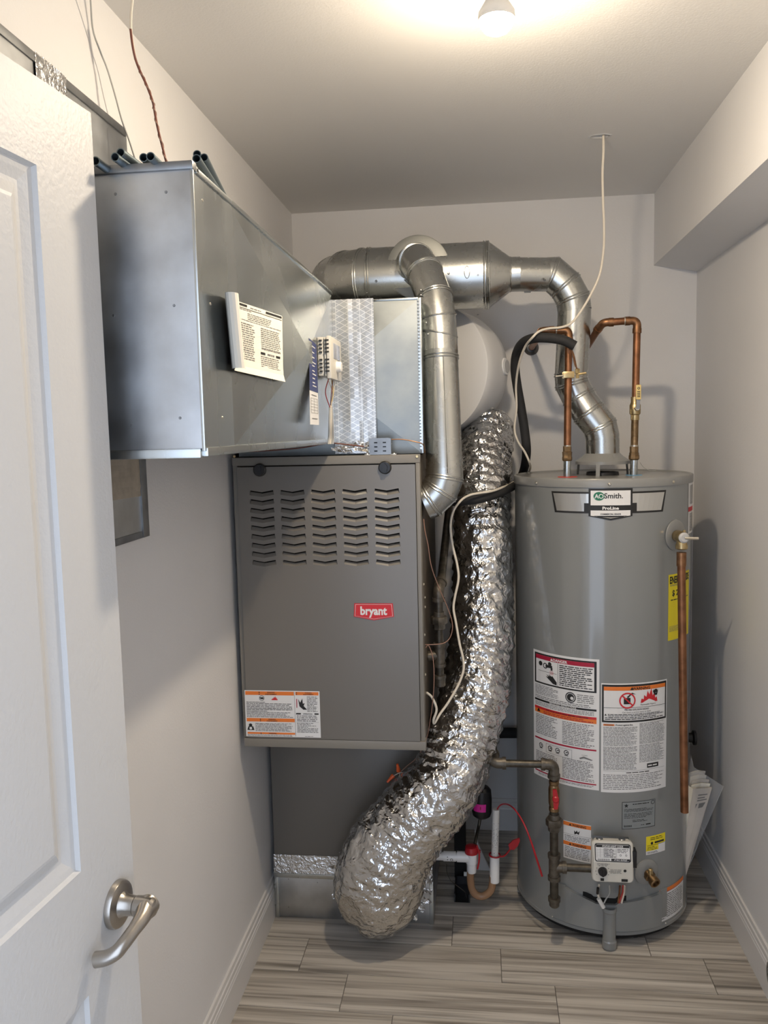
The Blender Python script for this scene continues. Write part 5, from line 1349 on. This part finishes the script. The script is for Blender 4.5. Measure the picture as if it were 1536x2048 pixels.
# upper left cables
cable('grey_cable', 'thin grey cable hanging down the left wall behind the duct', [at(178, -40, y=1.45), at(181, 0, y=1.47), at(186, 60, y=1.50), at(200, 102, y=1.52), at(214, 137, y=1.54), at(230, 190, y=1.56), at(243, 238, y=1.58), at(258, 280, y=1.60), at(270, 318, y=1.62), at(276, 340, y=1.63)], .0016, 'wire_grey')
bt = thing('thermostat_cable', 'white sheathed cable with stripped brown twisted wire hanging over the duct', 'cable', at(336, 338, y=1.56))
p = [at(270, -40, y=1.50), at(265, 0, y=1.51), at(262, 30, y=1.515), at(262, 62, y=1.52), at(266, 92, y=1.525), at(271, 120, y=1.53)]
build('white_sheath', MB().tube(spline(p, 6), .0026, 8), 'wire_white', bt)
p = [at(261, 58, y=1.515), at(265, 90, y=1.52), at(271, 118, y=1.528), at(280, 142, y=1.535), at(293, 170, y=1.54), at(305, 202, y=1.545), at(309, 222, y=1.55), at(315, 254, y=1.55), at(325, 294, y=1.555), at(334, 330, y=1.56), at(338, 345, y=1.56)]
q = spline(p, 8); build('brown_wire', MB().tube(q, .0024, 8), 'wire_brown', bt, label='bare twisted brown wire')
q2 = [c+V((.0022*math.cos(i*.9), .0022*math.sin(i*.9), 0)) for i, c in enumerate(q)]; build('brown_wire', MB().tube(q2[20:], .0014, 6), 'wire_thin', bt)

# ================================================================== gas piping
def pipe(t, a, b_, r, name='pipe', mat='iron'): return build(name, MB().tube([V(a), V(b_)], r, 20), mat, t)
def banded_elbow(t, a, c, e, r, name='elbow'):
    a, c, e = V(a), V(c), V(e); b = MB().tube(fillet([a, c, e], .024, 8), r, 22)
    for q in (a, e):
        d = (c-q).normalized(); b.tube([q-d*.001, q+d*.010], r+.0028, 22)
    return build(name, b, 'iron_fit', t)
def union(t, c, d, r, name='union'):
    c, d = V(c), V(d).normalized(); n = .0
    b = MB().lathe(c-d*.030, d, [(0, r*.95), (.012, r), (.016, r*1.05)], 20); b.lathe(c-d*.016, d, [(0, r*1.42), (.003, r*1.52), (.019, r*1.52), (.022, r*1.42)], 8); b.lathe(c+d*.006, d, [(0, r*1.15), (.016, r*1.1), (.018, r*.9)], 8)
    return build(name, b, 'iron_fit', t)
def heater_gas():
    y = 2.385; zc = at(1050, 1527.5, y=y).z; xv = at(1108, 1600, y=y).x
    xL = at(988, 1524, y=y+.05).x
    t = thing('heater_gas_pipe', 'black iron gas pipe with red valve in front of the water heater', 'gas pipe', (xv, y, at(1111, 1813, y=y).z))
    zb = at(1111, 1813, y=y).z
    # wall end: rises from the back wall behind the flex duct
    p0 = V((xL, y+.10, zc))
    pipe(t, (at(1010, 1528, y=y).x, y, zc), (at(1084, 1528, y=y).x, y, zc), .0112)
    xe = at(1010, 1528, y=y).x
    banded_elbow(t, (xe+.002, y, zc), (xe-.034, y, zc), (xe-.034, y+.042, zc+.012), .0158)
    pipe(t, (xe-.034, y+.036, zc+.010), (xe-.020, YB-.001, zc+.20), .0112)
    xa = at(1083, 1528, y=y).x
    banded_elbow(t, (xa, y, zc), (xv, y, zc), (xv, y, zc-.040), .0158)
    z1 = at(1109, 1562, y=y).z; zv = at(1109, 1592, y=y).z; z2 = at(1109, 1622, y=y).z
    pipe(t, (xv, y, zc-.03), (xv, y, z1), .0112)
    b = MB().lathe((xv, y, z1+.002), (0, 0, -1), [(0, .0150), (.010, .0150), (.013, .0130), (.025, .0165), (z1-z2-.025, .0165), (z1-z2-.012, .0130), (z1-z2-.010, .0150), (z1-z2, .0150)], 20); vv = build('gas_cock', b, 'brass_dark', t)
    h = MB(); c = V((xv+.003, y-.0165, zv)); h.lathe(c, (0, -1, 0), [(0, .010), (.009, .0100), (.012, .007), (.012, .0001)], 18)
    h.prism([c+V((x_, -.003, z_)) for x_, z_ in ((-.006, -.030), (.005, -.030), (.009, -.008), (.007, .008), (.003, .030), (-.009, .030), (-.008, .008))], (0, -.006, 0)); build('red_handle', h, 'red', vv, label='red lever handle')
    zu = at(1109, 1647, y=y).z
    pipe(t, (xv, y, z2), (xv, y, zu+.028), .0125)
    union(t, (xv, y, zu), (0, 0, -1), .0165)
    zt = at(1110, 1734, y=y).z
    pipe(t, (xv, y, zu-.02), (xv, y, zt+.03), .0125)
    b = MB().tube([(xv, y, zt+.040), (xv, y, zt-.038)], .0160, 22)
    for z_ in (zt+.040, zt-.030): b.tube([(xv, y, z_+.002), (xv, y, z_-.010)], .0190, 22)
    b.tube([(xv, y, zt), (xv+.034, y, zt)], .0155, 20); b.tube([(xv+.024, y, zt), (xv+.036, y, zt)], .0185, 20); build('tee', b, 'iron_fit', t)
    pipe(t, (xv+.03, y, zt), (at(1184, 1734, y=y).x, y, zt), .0118)
    pipe(t, (xv, y, zt-.03), (xv, y, zb+.025), .0128)
    build('drip_cap', MB().lathe((xv, y, zb), (0, 0, 1), [(0, .0001), (.0, .012), (.004, .0152), (.018, .0155), (.0185, .0185), (.030, .0185), (.031, .0128)], 22), 'iron_fit', t)
heater_gas()
def furnace_gas():
    y = 2.415; x = at(878, 1240, y=y).x
    zt = at(882, 1310, y=y).z; zb = at(884, 1373, y=y).z
    t = thing('furnace_gas_pipe', 'dark iron gas pipe with union and drip leg beside the furnace', 'gas pipe', (x, y, zb))
    ze = at(878, 1185, y=y).z
    banded_elbow(t, (x, y, ze-.026), (x, y, ze+.008), (x+.006, y+.04, ze+.026), .0165)
    pipe(t, (x+.006, y+.035, ze+.024), (x+.030, 2.93, ze+.33), .0125)
    zu = at(877, 1243, y=y).z
    pipe(t, (x, y, ze-.02), (x, y, zu+.03), .0125); union(t, (x, y, zu), (0, 0, -1), .0168)
    pipe(t, (x, y, zu-.02), (x, y, zt+.03), .0120)
    b = MB().tube([(x, y, zt+.036), (x, y, zt-.034)], .0165, 22)
    for z_ in (zt+.036, zt-.026): b.tube([(x, y, z_+.002), (x, y, z_-.009)], .0190, 22)
    b.tube([(x, y, zt), (x-.034, y, zt-.004)], .0150, 20); build('tee', b, 'iron_fit', t)
    pipe(t, (x-.03, y, zt-.004), (FX1+.001, y, zt-.006), .0110)
    pipe(t, (x, y, zt-.03), (x, y, zb+.03), .0125)
    build('drip_cap', MB().lathe((x, y, zb), (0, 0, 1), [(0, .0001), (.0, .012), (.004, .0165), (.026, .0170), (.027, .0190), (.036, .0185), (.037, .0128)], 22), 'iron_fit', t)
furnace_gas()

# thin thermostat wires at the furnace side and the three wire nuts
cable('thin_brown_wire', 'thin brown wire curving down the furnace side into the cabinet', [V((FX1+.004, 2.30, at(848, 1038, y=2.30).z)), at(850, 1062, y=2.29), at(856, 1090, y=2.29), at(863, 1134, y=2.30), at(879, 1178, y=2.32), at(893, 1210, y=2.33), at(902, 1235, y=2.33), at(905, 1255, y=2.33), at(900, 1275, y=2.33), at(888, 1286, y=2.32), at(868, 1289, y=2.31), V((FX1+.001, 2.31, at(850, 1289, y=2.31).z))], .0014, 'wire_thin', 'wire')
wn = thing('wire_nut_leads', 'loose brown leads ending in three orange wire nuts under the furnace', 'wires', at(796, 1568, y=2.40))
j = at(800, 1545, y=2.40)
build('lead_wire', MB().tube(spline([V((FX1+.003, 2.30, at(850, 1296, y=2.30).z)), at(857, 1291, y=2.30), at(865, 1312, y=2.30), at(868, 1345, y=2.30), at(867, 1385, y=2.30), at(862, 1430, y=2.31), at(855, 1470, y=2.33), at(846, 1495, y=2.36), at(832, 1517, y=2.38), at(814, 1532, y=2.40), j], 6), .0014, 8), 'wire_thin', wn)
build('white_lead', MB().tube(spline([j, at(812, 1546, y=2.39), at(837, 1546, y=2.36)], 6), .0012, 8), 'wire_white', wn)
for (bx_, by_), (tx_, ty_) in (((797, 1541), (795, 1530)), ((786, 1552), (776, 1563)), ((794, 1560), (796, 1574))):
    a = at(bx_, by_, y=2.40); e = at(tx_, ty_, y=2.395); d = (e-a).normalized()
    build('lead_wire', MB().tube(spline([j, (j+a)/2+V((.002, .002, 0)), a], 5), .0011, 8), 'wire_white', wn)
    build('wire_nut', MB().lathe(a-d*.003, d, [(0, .0062), (.004, .0068), (.010, .0058), (.018, .0045), ((e-a).length+.006, .0036), ((e-a).length+.0065, .0001)], 10), 'orange', wn)

# ================================================================== condensate trap
def trap():
    y = 2.575
    t = thing('condensate_trap', 'white plastic drain trap with red cap and clear looped tube beside the duct', 'drain trap', at(964, 1799, y=y))
    c = at(943, 1714, y=y); sc = y/FPX
    b = MB().lathe((c.x, y, at(943, 1700, y=y).z), (0, 0, -1), [(0, .0185), (28*sc, .0185), (30*sc, .0155), (48*sc, .0150), (48*sc, .0120)], 24)
    b.tube([c, V((at(914, 1713, y=y).x, y, c.z))], .0175, 22); build('tee_fitting', b, 'pvc', t)
    xl = at(887, 1713, y=y).x; xr = at(915, 1713, y=y).x
    b = MB().tube([(xl-.08, y, c.z-.001), (xr, y, c.z-.001)], .0135, 20); b.tube([(xl, y, c.z), (xr-.005, y, c.z)], .0165, 20); cpl = build('coupling', b, 'pvc', t)
    P_ = Print(lambda u, v, w: V((u, y-math.sqrt(max(1e-6, .0166**2-(v-c.z)**2))-w, v)), .5)
    P_.rect(xl+.012, c.z-.005, xl+.016, c.z+.006, 'p_black', 1); P_.circ(xl+.027, c.z-.004, .005, .0018, 'p_black', 1, 12); P_.done('printed_mark', cpl)
    z0 = at(943, 1702, y=y).z
    b = MB().lathe((c.x, y, z0-.006), (0, 0, 1), [(0, .0215), (.006, .0225), (.010, .0215), (.022, .0195), (.024, .016), (.024, .0001)], 24); b.box(c.x+.018, c.x+.030, y-.006, y+.006, z0-.004, z0+.004, 0, .002); build('red_cap', b, 'red', t)
    # clear vinyl trap tube
    u = [at(941, 1742, y=y), at(941, 1760, y=y), at(944, 1778, y=y), at(953, 1790, y=y), at(967, 1792, y=y), at(980, 1783, y=y), at(985, 1768, y=y), at(986, 1752, y=y)]
    build('clear_tube', MB().tube(spline(u, 8), .0125, 18), 'clear_tube', t, label='clear brownish vinyl loop')
    # white riser, scuffed above its collar
    zr = at(989, 1711, y=y).z
    b = MB().tube([at(989, 1763, y=y), V((at(989.5, 1711, y=y).x, y, zr))], .0160, 22); build('riser_socket', b, 'pvc', t)
    a = at(989.5, 1713, y=y); e = at(992, 1618, y=y)
    b = MB().tube([a, e], .0118, 22, 0, False); d = (e-a).normalized(); b.lathe(e, -d, [(0, .0118), (0, .009), (.03, .009), (.03, .0001)], 22); rs = build('riser_pipe', b, 'brush', t)
    rd = random.Random(4); P_ = Print(lambda u_, v, w: a.lerp(e, v)+V((.0119*math.sin(u_), -.0119*math.cos(u_)-w, 0)), .5)
    for i in range(120):
        v = rd.gauss(.40, .16); v = min(max(v, .05), .72); u_ = rd.uniform(-1.1, 1.1); q = rd.uniform(.02, .09); h = rd.uniform(.004, .018)
        P_.poly([(u_-q, v), (u_, v-h), (u_+q*rd.random(), v+h*.3), (u_-q*.3, v+h)], 'p_grey' if i % 3 else 'p_black', 1)
    o = P_.done('dirt_specks', rs); o['kind'] = 'stuff'
    rg = MB().ring(V((at(989.5, 1712, y=y).x, y, zr+.002)), (.05, 0, 1), .0175, .0026, 24, 8); build('red_ring', rg, 'red', t)
    q = [V((at(999, 1713, y=y).x, y-.006, zr)), at(1008, 1712, y=y-.01), at(1017, 1703, y=y-.02), at(1022, 1695, y=y-.03)]
    build('red_strap', MB().tube(spline(q, 5), .0028, 8), 'red', t)
    lf = [(1019, 1699), (1017, 1690), (1026, 1681), (1039, 1677), (1040, 1682), (1036, 1692), (1028, 1700)]
    build('red_plug_leaf', MB().prism([at(px, py, y=y-.035) for px, py in lf], (0, .006, 0)), 'red', t)
    q = [at(953, 1690, y=y-.004), at(958, 1705, y=y-.006), at(958, 1722, y=y-.008), at(955, 1738, y=y-.008)]
    build('red_strap', MB().tube(spline(q, 5), .003, 8), 'red', t)
    q = [at(993, 1632, y=y), at(994, 1620, y=y), at(1000, 1611, y=y-.02), at(1009, 1608, y=y-.05), at(1020, 1611, y=y-.10), at(1032, 1622, y=2.44), at(1048, 1648, y=2.41), at(1062, 1683, y=2.40), at(1074, 1720, y=2.40), at(1084, 1752, y=2.41)]
    s_ = spline(q, 8); o = build('red_brush_wire', MB().tube(s_, [.0022+.0012*min(1, max(0, (i-40)/30)) for i in range(len(s_))], 8), 'red', loc=q[-1]); tag(o, 'red flexible wire arching out of the white drain pipe toward the heater', 'wire')
    # floor outlet with its black sleeve
    q = at(922, 1800, z=0)
    o = thing('floor_drain_box', 'black open drain box in the floor behind the foil duct', 'drain box', (q.x, q.y+.03, 0))
    x0, x1, y0, y1 = q.x-.022, q.x+.030, q.y-.015, q.y+.10
    b = MB(); 
    for a_ in ((x0, x0+.004, y0, y1), (x1-.004, x1, y0, y1), (x0, x1, y1-.004, y1)): b.box(*a_, 0, .03)
    b.box(x0, x1, y0, y1, 0, .0015); build('box_walls', b, 'black', o)
    build('white_chip', MB().box(x0+.030, x0+.045, y1-.002, y1+.004, .03, .044, 0, .001), 'pvc', o)
    cable('drain_wire', 'thin dark wire running from the drain trap into the floor box', [at(893, 1728, y=2.60), at(894, 1745, y=2.60), at(901, 1760, y=2.61), at(915, 1772, y=2.62), at(929, 1783, y=2.62), at(934, 1796, y=2.63)], .0012, 'iron', 'wire')
    # black capsule with a pink sticker above the cap
    y2 = 2.66
    a = at(963, 1635, y=y2); e = at(965, 1571, y=y2); L_ = (e-a).length; d = (e-a).normalized()
    f = thing('float_switch', 'black capsule with a pink sticker above the red trap cap', 'switch', at(951, 1690, y=2.60))
    b = MB().lathe(a, d, [(-.004, .006), (.002, .020), (.010, .030), (.024, .0335), (L_*.6, .0325), (L_-.014, .029), (L_-.004, .020), (L_, .0001)], 28); cpz = build('capsule_body', b, 'black', f)
    P_ = Print(lambda u_, v, w: a.lerp(e, v)+V((.0337*math.sin(u_), -.0337*math.cos(u_)-w, 0)), .25)
    P_.rect(-.95, .30, .40, .54, 'pink', 1); P_.rect(-.2, .38, -.1, .47, 'p_crimson', 2); P_.done('pink_sticker', cpz, 'bright pink sticker')
    build('stem_tube', MB().tube(spline([a+V((-.004, 0, 0)), at(957, 1655, y=2.65), at(953, 1672, y=2.61), at(950, 1688, y=2.59)], 5), .0052, 12), 'iron', f)
    # black slab in the black gap, and pale wedge, behind the trap
    pb = at(919, 1760, y=2.80)
    o = build('black_upright_slab', MB().box(at(909, 1700, y=2.80).x, at(932, 1700, y=2.80).x, 2.78, 2.83, 0, at(920, 1640, y=2.80).z, 0, .003), 'void', loc=(pb.x, 2.80, 0)); tag(o, 'black upright slab behind the white drain trap', 'post')
    w = [at(935, 1655, y=2.84), at(952, 1685, y=2.84), at(985, 1735, y=2.84), at(972, 1728, y=2.84)]
    w0 = V((at(950, 1700, y=2.84).x, 2.84, 0)); zz = [(0, 0), (.055, 0), (.012, .10), (0, .17)]
    o = build('grey_plastic_wedge', MB().prism([w0+V((x_, 0, z_)) for x_, z_ in zz], (0, .02, 0)), 'p_lgrey', loc=w0); tag(o, 'pale grey plastic wedge standing on the floor behind the trap', 'wedge')
trap()
# black pipe stub low on the back wall, between duct and heater, and one behind the heater
yb_ = YB-.05; a = at(950, 1466, y=yb_); e = at(1075, 1466, y=yb_)
o = thing('black_wall_pipe', 'black insulated pipe crossing the back wall behind the heater', 'pipe', (e.x, yb_, e.z))
build('insulated_run', MB().tube([a, e], .020, 18), 'foam', o)
for px in (965, 1070): c = at(px, 1466, y=yb_); build('wall_hanger', MB().box(c.x-.006, c.x+.006, yb_, YB-.0005, c.z-.006, c.z+.006), 'iron', o)
c = at(1392, 1475, y=2.80)
o = thing('black_side_outlet', 'black spool shaped plastic outlet on the rear right of the heater', 'outlet', c-V((0, 0, .025)))
d = V((.985, -.15, 0)).normalized(); q = V((HC.x, HC.y, c.z))+V((.94, .34, 0)).normalized()*HR
build('spool', MB().lathe((q.x-.004, q.y, c.z), (1, 0, 0), [(0, .018), (.040, .016), (.062, .016), (.066, .025), (.074, .025), (.074, .0001)], 20), 'black', o)

# ================================================================== manuals in a clear sleeve at the heater's right side
def manuals():
    # a local sheet frame on the heater jacket: hangs at the lower right, leaning out at its top
    t = thing('manual_sleeve', 'clear plastic sleeve of folded paper manuals leaning on the heater right side', 'document sleeve', at(1353, 1795, y=2.62))
    def pz(px, py, y): return at(px, py, y=y)
    bk = [pz(1352, 1800, 2.62), pz(1360, 1690, 2.61), pz(1378, 1560, 2.60), pz(1383, 1512, 2.60), pz(1388, 1535, 2.61), pz(1447, 1573, 2.64), pz(1400, 1680, 2.63), pz(1364, 1768, 2.62)]
    sl = MB().prism(bk, (-.001, .0006, 0)); build('clear_film', sl, 'sleeve', t, smooth=False)
    edge = MB().tube([pz(1447, 1573, 2.64), pz(1400, 1680, 2.63), pz(1364, 1768, 2.62)], .0012, 6); edge.tube([pz(1388, 1535, 2.61), pz(1447, 1573, 2.64)], .0010, 6); build('film_edge', edge, 'sleeve', t)
    # booklet: front cover, fanned page tops, spine
    f0, f1, f2, f3 = pz(1386, 1578, 2.585), pz(1424, 1576, 2.60), pz(1372, 1752, 2.605), pz(1353, 1790, 2.595)
    g = MB(); dv = V((.006, .040, 0))
    g.prism([f0, f1, f2, f3], dv*.22); cv = build('front_booklet', g, 'paper2', t, smooth=False)
    fn = lambda u, v, w: (f3*(1-u)*(1-v)+f2*u*(1-v)+f0*(1-u)*v+f1*u*v)+V((-.25*w, -.9*w-.0006, 0))
    P_ = Print(fn, .5); P_.rect(.02, .02, .98, .98, 'paper2', 0); P_.rect(.30, .80, .90, .85, 'p_grey', 1)
    P_.rect(.34, .93, .84, .942, 'p_grey', 1); P_.rect(.34, .90, .74, .912, 'p_grey', 1); P_.rect(.34, .875, .88, .887, 'p_grey', 1); P_.rect(.66, .77, .80, .79, 'p_lgrey', 1); P_.rect(.36, .67, .75, .674, 'p_grey', 1); P_.rect(.30, .60, .6, .604, 'p_grey', 1); P_.tri(.36, .46, .022, 'p_black', 1)
    for i in range(9): P_.rect(.30, .43-.012*i, .62, .434-.012*i, 'p_lgrey', 1)
    P_.done('cover_print', cv)
    for i, (k, dx, dz) in enumerate(((.30, -.004, .006), (.50, -.002, .016), (.72, -.006, .026), (.95, -.004, .036), (1.2, -.010, .030))):
        a = f0+dv*k+V((dx, 0, dz)); b_ = f1+dv*k+V((-.004*i+dx, 0, dz+.002)); m_ = (a+b_)/2+V((.002, .004, .004)); c_ = f2+dv*k; d_ = f3+dv*k
        g = MB().prism([a, m_, b_, c_, d_], dv*.10); build('page_leaf', g, 'paper2' if i % 2 else 'paper', t, smooth=False)
    sp = MB().prism([f0+V((-.012, .012, .006)), f0, f3, f3+V((-.004, .012, 0))], (0, .004, 0)); build('folded_spine', sp, 'paper', t, smooth=False)
manuals()

# brown control wires lying along the furnace top
cable('brown_control_wire', 'thin brown control wire lying along the furnace top below the duct', [at(480, 904, y=2.235), at(540, 901, y=2.236), at(600, 896, y=2.236), at(640, 889, y=2.238), at(662, 886, y=2.24), at(700, 890, y=2.238), at(728, 893, y=2.236)], .0018, 'wire_brown', 'wire')
cable('copper_control_wire', 'thin reddish wire running from the relay bracket to the furnace corner', [at(783, 879, y=2.245), at(805, 879, y=2.245), at(828, 883, y=2.245), at(846, 889, y=2.25), at(850, 905, y=2.26)], .0014, 'copper_fit', 'wire')
